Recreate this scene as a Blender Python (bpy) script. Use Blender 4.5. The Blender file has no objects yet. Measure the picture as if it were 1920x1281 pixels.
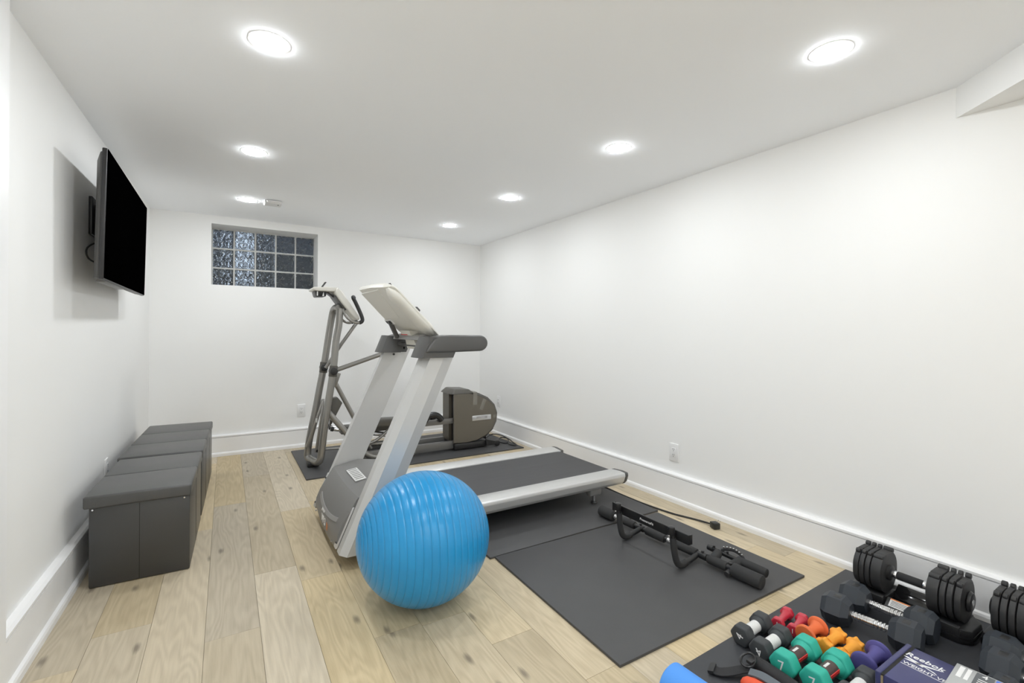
import bpy, bmesh, math, random
from mathutils import Vector as V, Matrix
random.seed(7)
C = bpy.context.scene.collection
PI = math.pi

# ------------------------------------------------------------------ camera, world, exposure
HC, XR, XL, D, YF = 2.387, 2.859, -0.615, 5.482, -2.3     # ceiling height, right wall, left wall at the back, back wall, wall behind the camera
SLANT = math.tan(0.0159)
def xl(y): return XL - SLANT * (D - y)

cd = bpy.data.cameras.new('camera'); cam = bpy.data.objects.new('camera', cd); C.objects.link(cam)
cd.sensor_width = 36; cd.lens = 874.36 * 36 / 1920; cd.shift_y = -17.9 / 1920; cd.clip_start = 0.02
cam.matrix_world = Matrix.Translation((0, 0, 1.25)) @ Matrix.Rotation(-0.5497, 4, 'Z') @ Matrix.Rotation(PI/2, 4, 'X') @ Matrix.Rotation(0.006, 4, 'Z')
sc = bpy.context.scene; sc.camera = cam
sc.view_settings.view_transform = 'Standard'; sc.view_settings.look = 'None'
sc.view_settings.exposure = 0.0; sc.view_settings.gamma = 1; sc.view_settings.use_curve_mapping = False
sc.cycles.max_bounces = 20; sc.cycles.diffuse_bounces = 14; sc.cycles.glossy_bounces = 6; sc.cycles.transmission_bounces = 12
w = bpy.data.worlds.new('sky'); sc.world = w; w.use_nodes = True
w.node_tree.nodes['Background'].inputs[0].default_value = (0.62, 0.70, 0.86, 1)
w.node_tree.nodes['Background'].inputs[1].default_value = 1.6
LAMP_L = 182.0      # radiance of the lamps' domed opal lenses
POTS = [(0.14, 2.074), (0.145, 3.395), (0.155, 4.668), (2.07, 0.934), (2.055, 2.111), (2.045, 3.383), (2.035, 4.615),
        (0.14, 0.75), (0.14, -0.55), (1.2, -0.9), (0.14, -1.7), (1.9, -1.8)]

# ------------------------------------------------------------------ materials
MATS = {}
def mat(name, col, rough=0.5, metal=0.0, bump=0.0, bscale=200.0, var=0.0, vscale=8.0, coat=0.0, spec=0.5, emit=None, stretch=None):
    if name in MATS: return MATS[name]
    m = bpy.data.materials.new(name); m.use_nodes = True; MATS[name] = m
    nt = m.node_tree; b = nt.nodes['Principled BSDF']
    b.inputs['Base Color'].default_value = (*col, 1); b.inputs['Roughness'].default_value = rough
    b.inputs['Metallic'].default_value = metal; b.inputs['Coat Weight'].default_value = coat
    b.inputs['Specular IOR Level'].default_value = spec
    tc = nt.nodes.new('ShaderNodeTexCoord')
    src = tc.outputs['Object']
    if stretch:
        mp = nt.nodes.new('ShaderNodeMapping'); mp.inputs['Scale'].default_value = stretch
        nt.links.new(src, mp.inputs[0]); src = mp.outputs[0]
    if var > 0:
        n = nt.nodes.new('ShaderNodeTexNoise'); n.inputs['Scale'].default_value = vscale; n.inputs['Detail'].default_value = 4
        nt.links.new(src, n.inputs['Vector'])
        mx = nt.nodes.new('ShaderNodeMix'); mx.data_type = 'RGBA'
        mx.inputs[6].default_value = (*[c * (1 - var) for c in col], 1); mx.inputs[7].default_value = (*[min(1, c * (1 + var)) for c in col], 1)
        nt.links.new(n.outputs['Fac'], mx.inputs[0]); nt.links.new(mx.outputs[2], b.inputs['Base Color'])
    if bump > 0:
        n2 = nt.nodes.new('ShaderNodeTexNoise'); n2.inputs['Scale'].default_value = bscale; n2.inputs['Detail'].default_value = 3
        nt.links.new(src, n2.inputs['Vector'])
        bp = nt.nodes.new('ShaderNodeBump'); bp.inputs['Strength'].default_value = bump; bp.inputs['Distance'].default_value = 0.002
        nt.links.new(n2.outputs['Fac'], bp.inputs['Height']); nt.links.new(bp.outputs[0], b.inputs['Normal'])
    if emit:
        b.inputs['Emission Color'].default_value = (*emit[:3], 1); b.inputs['Emission Strength'].default_value = emit[3]
    return m

WALL = mat('wall_paint', (0.87, 0.87, 0.862), 0.65, bump=0.05, bscale=300, var=0.006, vscale=1.5)
CEIL = mat('ceiling_paint', (0.945, 0.96, 0.985), 0.8, bump=0.05, bscale=260)
TRIM = mat('trim_paint', (0.88, 0.88, 0.885), 0.4)
SILV = mat('silver_paint', (0.60, 0.60, 0.595), 0.38, metal=0.35, bump=0.03, bscale=900)
ALU = mat('brushed_aluminium', (0.66, 0.66, 0.655), 0.36, metal=0.45, bump=0.04, bscale=300, stretch=(0.04, 1, 1))
CHROME = mat('chrome', (0.78, 0.78, 0.79), 0.14, metal=1.0)
STEEL = mat('grey_steel_tube', (0.30, 0.292, 0.275), 0.28, metal=0.6, bump=0.03, bscale=500)
TAUPE = mat('taupe_plastic', (0.135, 0.122, 0.098), 0.42, bump=0.06, bscale=700)
DKTAUPE = mat('dark_taupe_plastic', (0.085, 0.08, 0.07), 0.45, bump=0.1, bscale=500)
GREYP = mat('grey_plastic', (0.19, 0.187, 0.183), 0.42, bump=0.08, bscale=600)
DKGREY = mat('dark_grey_plastic', (0.085, 0.084, 0.082), 0.42, bump=0.1, bscale=500)
MIDGREY = mat('mid_grey_plastic', (0.30, 0.295, 0.29), 0.4)
BEAMG = mat('beam_grey', (0.20, 0.197, 0.19), 0.35, metal=0.3)
BLACKP = mat('black_plastic', (0.022, 0.022, 0.023), 0.38, bump=0.08, bscale=600)
GLOSSB = mat('gloss_black_plastic', (0.012, 0.012, 0.013), 0.12)
BLACKM = mat('black_metal', (0.02, 0.02, 0.021), 0.3, metal=0.2)
FOAM = mat('black_foam', (0.03, 0.03, 0.031), 0.85, bump=0.5, bscale=500)
CREAM = mat('cream_plastic', (0.74, 0.725, 0.67), 0.4, bump=0.03, bscale=500)
BELT = mat('running_belt', (0.058, 0.058, 0.061), 0.6, bump=0.25, bscale=900, var=0.25, vscale=5, stretch=(0.25, 4, 1))
MATR = mat('rubber_mat', (0.062, 0.062, 0.064), 0.55, bump=0.2, bscale=900, var=0.12, vscale=6)
MATB = mat('blue_black_rubber_mat', (0.042, 0.044, 0.05), 0.5, bump=0.25, bscale=700, var=0.2, vscale=5)
RUBB = mat('blue_black_rubber', (0.027, 0.033, 0.042), 0.5, bump=0.15, bscale=600)
PLATE = mat('black_plate_plastic', (0.028, 0.028, 0.029), 0.5, bump=0.25, bscale=900)
LEATH_LIT = mat('charcoal_faux_leather_lit', (0.075, 0.075, 0.074), 0.36, bump=0.35, bscale=420, var=0.08, vscale=30)  # ottoman leather for the lid, lightened as if lit from above
LEATH_SHADED = mat('charcoal_faux_leather_shaded', (0.036, 0.036, 0.036), 0.34, bump=0.35, bscale=420, spec=0.75)  # same leather for the body, side shade put into the colour
SEAM = mat('dark_seam', (0.012, 0.012, 0.012), 0.7)
GNEO = mat('grey_neoprene', (0.046, 0.050, 0.054), 0.6, bump=0.15, bscale=800)
TEAL = mat('teal_neoprene', (0.028, 0.42, 0.32), 0.55, bump=0.12, bscale=800)
REDV = mat('red_vinyl', (0.52, 0.03, 0.055), 0.25, coat=0.3)
ORNG = mat('orange_neoprene', (0.76, 0.155, 0.045), 0.6, bump=0.1, bscale=800)
YELO = mat('yellow_orange_neoprene', (0.86, 0.36, 0.035), 0.6, bump=0.1, bscale=800)
PURP = mat('purple_neoprene', (0.085, 0.075, 0.27), 0.6, bump=0.1, bscale=800)
PAPER = mat('white_paper_label', (0.72, 0.72, 0.71), 0.55, var=0.18, vscale=120)
WHITE = mat('white_print', (0.85, 0.85, 0.85), 0.5)
WPLAST = mat('white_plastic', (0.80, 0.80, 0.80), 0.35)
NAVY = mat('navy_card', (0.055, 0.058, 0.155), 0.32, var=0.06, vscale=20)
CARD = mat('brown_card', (0.33, 0.26, 0.16), 0.7)
ROLLB = mat('blue_foam', (0.075, 0.30, 0.82), 0.6, bump=0.3, bscale=300)
WEB = mat('black_webbing', (0.02, 0.02, 0.022), 0.75, bump=0.6, bscale=700)
GWEB = mat('grey_webbing', (0.13, 0.15, 0.17), 0.7, bump=0.6, bscale=700)
REDORG = mat('orange_red_fabric', (0.78, 0.09, 0.03), 0.6, bump=0.2, bscale=300)
TVB = mat('television_screen', (0.0006, 0.0006, 0.0006), 0.6, spec=0.0)
PVC = mat('grey_translucent_plastic', (0.45, 0.46, 0.46), 0.25)
LENS = mat('lamp_lens', (0.9, 0.9, 0.9), 0.4, emit=(0.94, 0.975, 1.0, LAMP_L))
MORTAR = mat('mortar', (0.62, 0.62, 0.60), 0.8, bump=0.3, bscale=200)
SUBF = mat('floor_joint', (0.16, 0.12, 0.08), 0.8)
DARKWELL = mat('window_well', (0.085, 0.095, 0.115), 0.7, var=0.5, vscale=6)
RED = mat('red_plastic', (0.6, 0.03, 0.03), 0.4)
TAPE = mat('clear_tape', (0.21, 0.20, 0.175), 0.15)
BLUEP = mat('blue_print', (0.07, 0.17, 0.62), 0.35)
YELP = mat('yellow_print', (0.66, 0.66, 0.12), 0.35)
PINKP = mat('pink_print', (0.62, 0.30, 0.28), 0.35)
LBLUEP = mat('grey_blue_print', (0.28, 0.36, 0.46), 0.35)
DKP = mat('dark_print', (0.10, 0.11, 0.12), 0.35)
ORGP = mat('orange_print', (0.75, 0.25, 0.06), 0.5)
SILVP = mat('silver_print', (0.62, 0.63, 0.65), 0.25, metal=0.5)

def wood():
    m = bpy.data.materials.new('oak_plank'); m.use_nodes = True; nt = m.node_tree; N = nt.nodes.new; Lk = nt.links.new
    b = nt.nodes['Principled BSDF']
    tc = N('ShaderNodeTexCoord'); oi = N('ShaderNodeObjectInfo')
    mul = N('ShaderNodeMath'); mul.operation = 'MULTIPLY'; mul.inputs[1].default_value = 61.7; Lk(oi.outputs['Random'], mul.inputs[0])
    cmb = N('ShaderNodeCombineXYZ'); Lk(mul.outputs[0], cmb.inputs[0]); Lk(mul.outputs[0], cmb.inputs[1]); Lk(mul.outputs[0], cmb.inputs[2])
    add = N('ShaderNodeVectorMath'); add.operation = 'ADD'; Lk(tc.outputs['Object'], add.inputs[0]); Lk(cmb.outputs[0], add.inputs[1])
    mp = N('ShaderNodeMapping'); mp.inputs['Scale'].default_value = (30, 1.3, 1); Lk(add.outputs[0], mp.inputs[0])
    fine = N('ShaderNodeTexNoise'); fine.inputs['Scale'].default_value = 3; fine.inputs['Detail'].default_value = 8; fine.inputs['Roughness'].default_value = 0.65; Lk(mp.outputs[0], fine.inputs['Vector'])
    mp2 = N('ShaderNodeMapping'); mp2.inputs['Scale'].default_value = (5.5, 0.75, 1); Lk(add.outputs[0], mp2.inputs[0])
    cl = N('ShaderNodeTexNoise'); cl.inputs['Scale'].default_value = 1.3; cl.inputs['Detail'].default_value = 2.0; Lk(mp2.outputs[0], cl.inputs['Vector'])
    # cathedral grain: contour lines of a slow noise field
    c1 = N('ShaderNodeMath'); c1.operation = 'MULTIPLY'; c1.inputs[1].default_value = 95; Lk(cl.outputs['Fac'], c1.inputs[0])
    c2 = N('ShaderNodeMath'); c2.operation = 'SINE'; Lk(c1.outputs[0], c2.inputs[0])
    c3 = N('ShaderNodeMapRange'); c3.inputs[1].default_value = -1; c3.inputs[2].default_value = 1; Lk(c2.outputs[0], c3.inputs[0])
    mixg = N('ShaderNodeMix'); mixg.inputs[0].default_value = 0.22; Lk(fine.outputs['Fac'], mixg.inputs[2]); Lk(c3.outputs[0], mixg.inputs[3])
    ramp = N('ShaderNodeValToRGB'); ramp.color_ramp.elements[0].position = 0.2; ramp.color_ramp.elements[1].position = 0.78
    ramp.color_ramp.elements[0].color = (0.445, 0.362, 0.235, 1); ramp.color_ramp.elements[1].color = (0.610, 0.512, 0.352, 1)
    Lk(mixg.outputs[0], ramp.inputs[0])
    # slow tone drift along the plank and a tone per plank
    hsv = N('ShaderNodeHueSaturation'); Lk(ramp.outputs[0], hsv.inputs['Color'])
    r2 = N('ShaderNodeMapRange'); r2.inputs[3].default_value = 0.88; r2.inputs[4].default_value = 1.13; Lk(oi.outputs['Random'], r2.inputs[0]); Lk(r2.outputs[0], hsv.inputs['Value'])
    mul2 = N('ShaderNodeMath'); mul2.operation = 'MULTIPLY'; mul2.inputs[1].default_value = 7.31; Lk(oi.outputs['Random'], mul2.inputs[0])
    fr = N('ShaderNodeMath'); fr.operation = 'FRACT'; Lk(mul2.outputs[0], fr.inputs[0])
    r3 = N('ShaderNodeMapRange'); r3.inputs[3].default_value = 0.75; r3.inputs[4].default_value = 1.15; Lk(fr.outputs[0], r3.inputs[0]); Lk(r3.outputs[0], hsv.inputs['Saturation'])
    # knots
    mp3 = N('ShaderNodeMapping'); mp3.inputs['Scale'].default_value = (5.2, 1.9, 1); Lk(add.outputs[0], mp3.inputs[0])
    vo = N('ShaderNodeTexVoronoi'); vo.voronoi_dimensions = '2D'; vo.inputs['Scale'].default_value = 1.0; Lk(mp3.outputs[0], vo.inputs['Vector'])
    wob = N('ShaderNodeMath'); wob.operation = 'MULTIPLY_ADD'; wob.inputs[1].default_value = 0.09; Lk(fine.outputs['Fac'], wob.inputs[0]); Lk(vo.outputs['Distance'], wob.inputs[2])
    kr = N('ShaderNodeMapRange'); kr.inputs[1].default_value = 0.065; kr.inputs[2].default_value = 0.13; kr.inputs[3].default_value = 1; kr.inputs[4].default_value = 0; Lk(wob.outputs[0], kr.inputs[0])
    sep = N('ShaderNodeSeparateColor'); Lk(vo.outputs['Color'], sep.inputs[0])
    gt = N('ShaderNodeMath'); gt.operation = 'GREATER_THAN'; gt.inputs[1].default_value = 0.35; Lk(sep.outputs[0], gt.inputs[0])
    km = N('ShaderNodeMath'); km.operation = 'MULTIPLY'; Lk(kr.outputs[0], km.inputs[0]); Lk(gt.outputs[0], km.inputs[1])
    km2 = N('ShaderNodeMath'); km2.operation = 'MULTIPLY'; km2.inputs[1].default_value = 0.62; Lk(km.outputs[0], km2.inputs[0])
    mk = N('ShaderNodeMix'); mk.data_type = 'RGBA'; mk.inputs[7].default_value = (0.105, 0.085, 0.068, 1)
    Lk(km2.outputs[0], mk.inputs[0]); Lk(hsv.outputs[0], mk.inputs[6]); Lk(mk.outputs[2], b.inputs['Base Color'])
    b.inputs['Roughness'].default_value = 0.5; b.inputs['Specular IOR Level'].default_value = 0.35
    bp = N('ShaderNodeBump'); bp.inputs['Strength'].default_value = 0.12; bp.inputs['Distance'].default_value = 0.001; Lk(fine.outputs['Fac'], bp.inputs['Height']); Lk(bp.outputs[0], b.inputs['Normal'])
    return m
WOOD = wood()

def glass_block_mat():
    m = bpy.data.materials.new('wavy_glass'); m.use_nodes = True; nt = m.node_tree; N = nt.nodes.new; Lk = nt.links.new
    b = nt.nodes['Principled BSDF']; b.inputs['Transmission Weight'].default_value = 1.0; b.inputs['Roughness'].default_value = 0.03
    b.inputs['IOR'].default_value = 1.5; b.inputs['Base Color'].default_value = (0.80, 0.86, 0.86, 1)
    tc = N('ShaderNodeTexCoord'); n = N('ShaderNodeTexNoise'); n.inputs['Scale'].default_value = 22; n.inputs['Detail'].default_value = 1.5; n.inputs['Distortion'].default_value = 1.2
    Lk(tc.outputs['Object'], n.inputs['Vector'])
    bp = N('ShaderNodeBump'); bp.inputs['Strength'].default_value = 1.0; bp.inputs['Distance'].default_value = 0.03
    Lk(n.outputs['Fac'], bp.inputs['Height']); Lk(bp.outputs[0], b.inputs['Normal'])
    return m
GLASS = glass_block_mat()

# ------------------------------------------------------------------ mesh helpers
ORG = {}
def tag(o, label=None, cat=None, group=None, kind=None):
    if label: o['label'] = label
    if cat: o['category'] = cat
    if group: o['group'] = group
    if kind: o['kind'] = kind
    return o
def thing(name, loc, label, cat, group=None):
    o = bpy.data.objects.new(name, None); C.objects.link(o); o.location = loc; ORG[o.name] = V(loc); o.empty_display_size = 0.05
    return tag(o, label, cat, group)
def catmull(pts, n=6):
    P = [V(p) for p in pts]; P = [P[0] * 2 - P[1]] + P + [P[-1] * 2 - P[-2]]; out = []
    for i in range(1, len(P) - 2):
        a, b, c, d = P[i-1:i+3]
        for k in range(n):
            t = k / n
            out.append(0.5 * (2*b + (c-a)*t + (2*a-5*b+4*c-d)*t*t + (3*b-a-3*c+d)*t**3))
    return out + [P[-2]]
def fillet(pts, r, n=5):
    P = [V(p) for p in pts]; out = [P[0]]
    for i in range(1, len(P) - 1):
        a, b, c = P[i-1], P[i], P[i+1]; u = (a-b); v = (c-b); k = min(r, u.length*0.49, v.length*0.49)
        p, q = b + u.normalized()*k, b + v.normalized()*k
        for j in range(n + 1):
            t = j / n; out.append((1-t)**2*p + 2*t*(1-t)*b + t*t*q)
    return out + [P[-1]]
def frame(d):
    d = V(d).normalized(); a = V((0, 0, 1)) if abs(d.z) < 0.9 else V((1, 0, 0))
    x = a.cross(d).normalized(); return x, d.cross(x).normalized(), d

class B:
    def __init__(s): s.bm = bmesh.new()
    def _add(s, t, bev=0, seg=2, M=None):
        if bev > 0:
            bmesh.ops.bevel(t, geom=[e for e in t.edges if e.is_manifold and e.calc_face_angle(0) > 0.35], offset=bev, segments=seg, profile=0.5, affect='EDGES', clamp_overlap=True)
        if M: bmesh.ops.transform(t, matrix=M, verts=t.verts)
        me = bpy.data.meshes.new('tmp'); t.to_mesh(me); t.free(); s.bm.from_mesh(me); bpy.data.meshes.remove(me); return s
    def box(s, lo, hi, bev=0, seg=2, M=None):
        t = bmesh.new(); lo, hi = V(lo), V(hi)
        bmesh.ops.create_cube(t, size=1, matrix=Matrix.Translation((lo+hi)/2) @ Matrix.Diagonal((*(hi-lo), 1)))
        return s._add(t, bev, seg, M)
    def hull(s, pts, bev=0, seg=2, M=None):
        t = bmesh.new(); [t.verts.new(p) for p in pts]
        r = bmesh.ops.convex_hull(t, input=t.verts); bmesh.ops.dissolve_limit(t, angle_limit=0.02, verts=t.verts, edges=t.edges)
        return s._add(t, bev, seg, M)
    def prism(s, poly, axis, a, b, bev=0, seg=2, M=None):
        t = bmesh.new()
        f = {'x': lambda p, k: (k, p[0], p[1]), 'y': lambda p, k: (p[0], k, p[1]), 'z': lambda p, k: (p[0], p[1], k)}[axis]
        A = [t.verts.new(f(p, a)) for p in poly]; Bv = [t.verts.new(f(p, b)) for p in poly]; n = len(poly)
        t.faces.new(A); t.faces.new(Bv[::-1])
        for i in range(n): t.faces.new((A[i], Bv[i], Bv[(i+1) % n], A[(i+1) % n]))
        bmesh.ops.recalc_face_normals(t, faces=t.faces)
        return s._add(t, bev, seg, M)
    def loft(s, rings, cap=True, closed=False):
        t = bmesh.new(); R = [[t.verts.new(p) for p in r] for r in rings]; n = len(R[0])
        for i in range(len(R) - (0 if closed else 1)):
            a, b = R[i], R[(i+1) % len(R)]
            for j in range(n): t.faces.new((a[j], a[(j+1) % n], b[(j+1) % n], b[j]))
        if cap and not closed: t.faces.new(R[0][::-1]); t.faces.new(R[-1])
        bmesh.ops.recalc_face_normals(t, faces=t.faces)
        return s._add(t)
    def tube(s, pts, r, seg=12, closed=False, flat=1.0):
        P = [V(p) for p in pts]; n = len(P); rings = []; x = None
        for i, p in enumerate(P):
            d = (P[(i+1) % n] - P[i-1]) if closed else (P[min(i+1, n-1)] - P[max(i-1, 0)])
            d.normalize()
            if x is None: x = frame(d)[0]
            x = (x - d * x.dot(d)).normalized(); y = d.cross(x)
            rr = r(i / max(1, n-1)) if callable(r) else r
            rings.append([p + rr*(math.cos(2*PI*k/seg)*x + flat*math.sin(2*PI*k/seg)*y) for k in range(seg)])
        return s.loft(rings, True, closed)
    def cyl(s, p0, p1, r, r1=None, seg=20, bev=0):
        p0, p1 = V(p0), V(p1); L = (p1-p0).length; r1 = r if r1 is None else r1
        if bev > 0: return s.lathe([(0, r-bev), (bev*0.3, r-bev*0.3), (bev, r), (L-bev, r1), (L-bev*0.3, r1-bev*0.3), (L, r1-bev)], p0, p1-p0, seg)
        return s.lathe([(0, r), (L, r1)], p0, p1-p0, seg)
    def lathe(s, prof, o, d, seg=24, cap=True):
        x, y, z = frame(d); o = V(o)
        return s.loft([[o + z*t + r*(math.cos(2*PI*k/seg)*x + math.sin(2*PI*k/seg)*y) for k in range(seg)] for t, r in prof], cap)
    def make(s, name, m, parent=None, smooth=True, ang=32, origin=None):
        off = V((0, 0, 0))
        if parent is not None: off = ORG.get(parent.name, V((0, 0, 0)))
        elif origin is not None: off = V(origin)
        if off.length: bmesh.ops.translate(s.bm, vec=-off, verts=s.bm.verts)
        me = bpy.data.meshes.new(name); s.bm.to_mesh(me); s.bm.free()
        if smooth:
            me.polygons.foreach_set('use_smooth', [True]*len(me.polygons)); me.set_sharp_from_angle(angle=math.radians(ang))
        for mm in (m if isinstance(m, list) else [m]): me.materials.append(mm)
        o = bpy.data.objects.new(name, me); C.objects.link(o)
        if parent is not None: o.parent = parent; ORG[o.name] = off
        elif origin is not None: o.location = off; ORG[o.name] = off
        return o

def text(name, s, size, m, parent, o, right, up, shear=0, bold=0, sx=1.0, align='CENTER', depth=0.0006):
    cu = bpy.data.curves.new(name, 'FONT'); cu.body = s; cu.size = size; cu.extrude = depth; cu.align_x = align; cu.align_y = 'CENTER'; cu.shear = shear; cu.offset = bold
    cu.resolution_u = 3
    ob = bpy.data.objects.new('tmp', cu); me = bpy.data.meshes.new_from_object(ob); bpy.data.objects.remove(ob)
    r, u = V(right).normalized(), V(up).normalized(); n = r.cross(u)
    M = Matrix(((r.x*sx, u.x, n.x, o[0]), (r.y*sx, u.y, n.y, o[1]), (r.z*sx, u.z, n.z, o[2]), (0, 0, 0, 1)))
    me.transform(M); off = ORG.get(parent.name, V((0, 0, 0))); me.transform(Matrix.Translation(-off))
    me.materials.clear(); me.materials.append(m); me.name = name
    ob = bpy.data.objects.new(name, me); C.objects.link(ob); ob.parent = parent; ORG[ob.name] = off
    return ob
def kids(o): return [c for c in bpy.data.objects if c.parent == o]
def copy_thing(root, label):
    r = root.copy(); C.objects.link(r); r['label'] = label
    for ch in kids(root):
        c = ch.copy(); C.objects.link(c); c.parent = r
        for g in kids(ch):
            d = g.copy(); C.objects.link(d); d.parent = c
    return r
def place(o, x, y, z, rz=0): o.location = (x, y, z); o.rotation_euler = (0, 0, math.radians(rz)); return o

# ------------------------------------------------------------------ room shell
def struct(o): o['kind'] = 'structure'; return o
floor = struct(B().box((-0.9, YF-0.1, -0.10), (3.0, D+0.1, -0.012)).make('floor', SUBF))
W = 0.196; known = {-3: [2.296], -2: [2.491], 0: [2.228], 1: [2.713], 2: [2.53, 3.57], 3: [1.906], 6: [1.287], 13: [1.585]}
def planks():
    for k in range(-4, 16):
        x0 = -0.068 + W*k; x1 = x0 + W
        if x0 > XR or x1 < -0.74: continue
        x0c, x1c = max(x0, -0.745), min(x1, XR)
        ends = list(known.get(k, [])) or [random.uniform(-0.3, 1.6)]
        while ends[0] > YF: ends.insert(0, ends[0] - random.uniform(1.5, 2.1))
        while ends[-1] < D: ends.append(ends[-1] + random.uniform(1.5, 2.1))
        for a, b in zip(ends[:-1], ends[1:]):
            a2, b2 = max(a, YF), min(b, D)
            if b2 - a2 < 0.02: continue
            z = random.uniform(-0.0004, 0.0)
            c = ((x0c+x1c)/2, (a2+b2)/2, -0.006)
            o = B().box((x0c+0.0006, a2+0.0006, -0.012), (x1c-0.0006, b2-0.0006, z)).make('plank', WOOD, None, smooth=False, origin=c)
            o.parent = floor
planks()
struct(B().box((-0.95, YF-0.1, HC), (3.0, D+0.3, HC+0.12)).make('ceiling', CEIL))
ceiling = bpy.data.objects['ceiling']
B().prism([(2.86, 0.767), (2.64, 0.509), (1.90, -0.359), (1.90, -1.2), (2.86, -1.2)], 'z', 2.246, HC+0.01).make('bulkhead', WALL, ceiling, smooth=False)
struct(B().box((XR, YF-0.1, -0.1), (XR+0.12, D+0.3, HC+0.05)).make('wall_right', WALL, smooth=False))
struct(B().prism([(xl(D+0.1), D+0.1), (xl(YF-0.1), YF-0.1), (xl(YF-0.1)-0.15, YF-0.1), (xl(D+0.1)-0.15, D+0.1)], 'z', -0.1, HC+0.05).make('wall_left', WALL, smooth=False))
struct(B().box((-0.95, YF-0.12, -0.1), (3.0, YF, HC+0.05)).make('wall_front', WALL, smooth=False))
WX0, WX1, WZ0, WZ1 = -0.130, 0.853, 1.702, 2.307
bw = B()
bw.box((-0.95, D, -0.1), (WX0, D+0.34, HC+0.05)); bw.box((WX1, D, -0.1), (3.0, D+0.34, HC+0.05))
bw.box((WX0, D, -0.1), (WX1, D+0.34, WZ0)); bw.box((WX0, D, WZ1), (WX1, D+0.34, HC+0.05))
struct(bw.make('wall_back', WALL, smooth=False))

def base_profile(): return [(0, 0), (0.05, 0), (0.05, 0.024), (0.046, 0.034), (0.036, 0.040), (0.035, 0.1825), (0.020, 0.1835), (0.020, 0.1875), (0.036, 0.1885), (0.036, 0.200), (0.026, 0.208), (0, 0.208)]
def baseboard(name, p0, p1, nrm):
    p0, p1, n = V((*p0, 0)), V((*p1, 0)), V((*nrm, 0))
    return struct(B().loft([[p + n*d + V((0, 0, z)) for d, z in base_profile()] for p in (p0, p1)]).make(name, TRIM, smooth=False))
baseboard('baseboard_back', (XL-0.01, D), (XR, D), (0, -1))
baseboard('baseboard_right', (XR, YF), (XR, D), (-1, 0))
baseboard('baseboard_left', (xl(2.22), 2.22), (xl(D), D), (1, 0))
struct(B().prism([(xl(2.235)-0.01, 2.235), (xl(2.235)+0.037, 2.235), (xl(2.10)+0.037, 2.10), (xl(2.10)-0.01, 2.10)], 'z', 0, HC).make('trim_1', TRIM, smooth=False))
baseboard('baseboard_near', (xl(YF), YF), (xl(2.10), 2.10), (1, 0))

# glass block window
win = struct(B().box((WX0, 5.74, WZ0-0.02), (WX1, 5.80, WZ1)).make('window_1', MORTAR, smooth=False))
px = (WX1 - WX0) / 5; pz = 0.2035
gb = None
for r in range(3):
    for c in range(5):
        cx = WX0 + px*(c+0.5); cz = WZ1 - 0.003 - pz*(r+0.5)
        if gb is None:
            bb = B(); hx, hz = px/2-0.007, pz/2-0.007
            bb.box((-hx, -0.045, -hz), (hx, 0.045, hz), bev=0.012, seg=3)
            gb = bb.make('glass_block', GLASS, win); o = gb
        else:
            o = gb.copy(); C.objects.link(o)
        o.location = (cx, 5.77, cz)
# cut the mortar so that light passes through the blocks: rebuild the mortar as a lattice
bmw = bmesh.new(); bmw.to_mesh(win.data); bmw.free()
lat = B()
for c in range(6): x = WX0 + px*c; lat.box((x-0.0075, 5.735, WZ0-0.02), (x+0.0075, 5.81, WZ1))
for r in range(4): z = WZ1 - 0.003 - pz*r; lat.box((WX0, 5.736, z-0.0075), (WX1, 5.809, z+0.0075))
lat.bm.to_mesh(win.data); lat.bm.free(); win.data.materials.clear(); win.data.materials.append(MORTAR)
wl = B(); wl.box((-1.6, 6.30, 0.9), (0.085, 6.40, 2.75)); wl.box((0.225, 6.30, 0.9), (2.2, 6.40, 2.75)); wl.box((0.085, 6.30, 0.9), (0.225, 6.40, 1.78))  # unseen well wall, its gap added to let sky sparkle through the blocks
wl.box((-1.6, 5.83, 0.9), (-0.55, 6.32, 2.75)); wl.box((1.25, 5.83, 0.9), (2.2, 6.32, 2.75))
struct(wl.make('wall_well_light_gap', DARKWELL, smooth=False))
struct(B().box((-1.6, 5.83, 0.9), (2.2, 6.40, 1.0)).make('ground_well', DARKWELL, smooth=False))

# ------------------------------------------------------------------ ceiling lights and detector
pot = None
where = {0: 'left row of ceiling, nearest the camera', 1: 'left row of ceiling, second from the glass block window', 2: 'left row of ceiling, beside the smoke detector',
         3: 'right row of ceiling, nearest the angled bulkhead', 4: 'right row of ceiling, second from the angled bulkhead',
         5: 'right row of ceiling, second from the back wall', 6: 'right row of ceiling, nearest the back wall', 7: 'left row, out of view above the camera', 8: 'left row, behind the camera',
         9: 'middle of the ceiling, behind the camera', 10: 'left row, near the wall behind the camera', 11: 'right row, near the wall behind the camera'}
for i, (x, y) in enumerate(POTS):
    lb = 'lit white recessed ceiling light, ' + where[i]
    if pot is None:
        pot = thing('recessed_light', (0, 0, 0), lb, 'ceiling light', 'recessed ceiling lights')
        B().lathe([(0, 0.0665), (0.0015, 0.0665), (0.002, 0.071), (0.0012, 0.076), (0, 0.077)], (0, 0, 0), (0, 0, -1), 40, cap=False).make('trim_ring', TRIM, pot)
        B().lathe([(0, 0.066), (0.003, 0.066), (0.0052, 0.062), (0.0068, 0.052), (0.0078, 0.035), (0.0082, 0.015)], (0, 0, 0), (0, 0, -1), 24).make('lens', LENS, pot)
        o = pot
    else: o = copy_thing(pot, lb)
    o.location = (x, y, HC)


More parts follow.
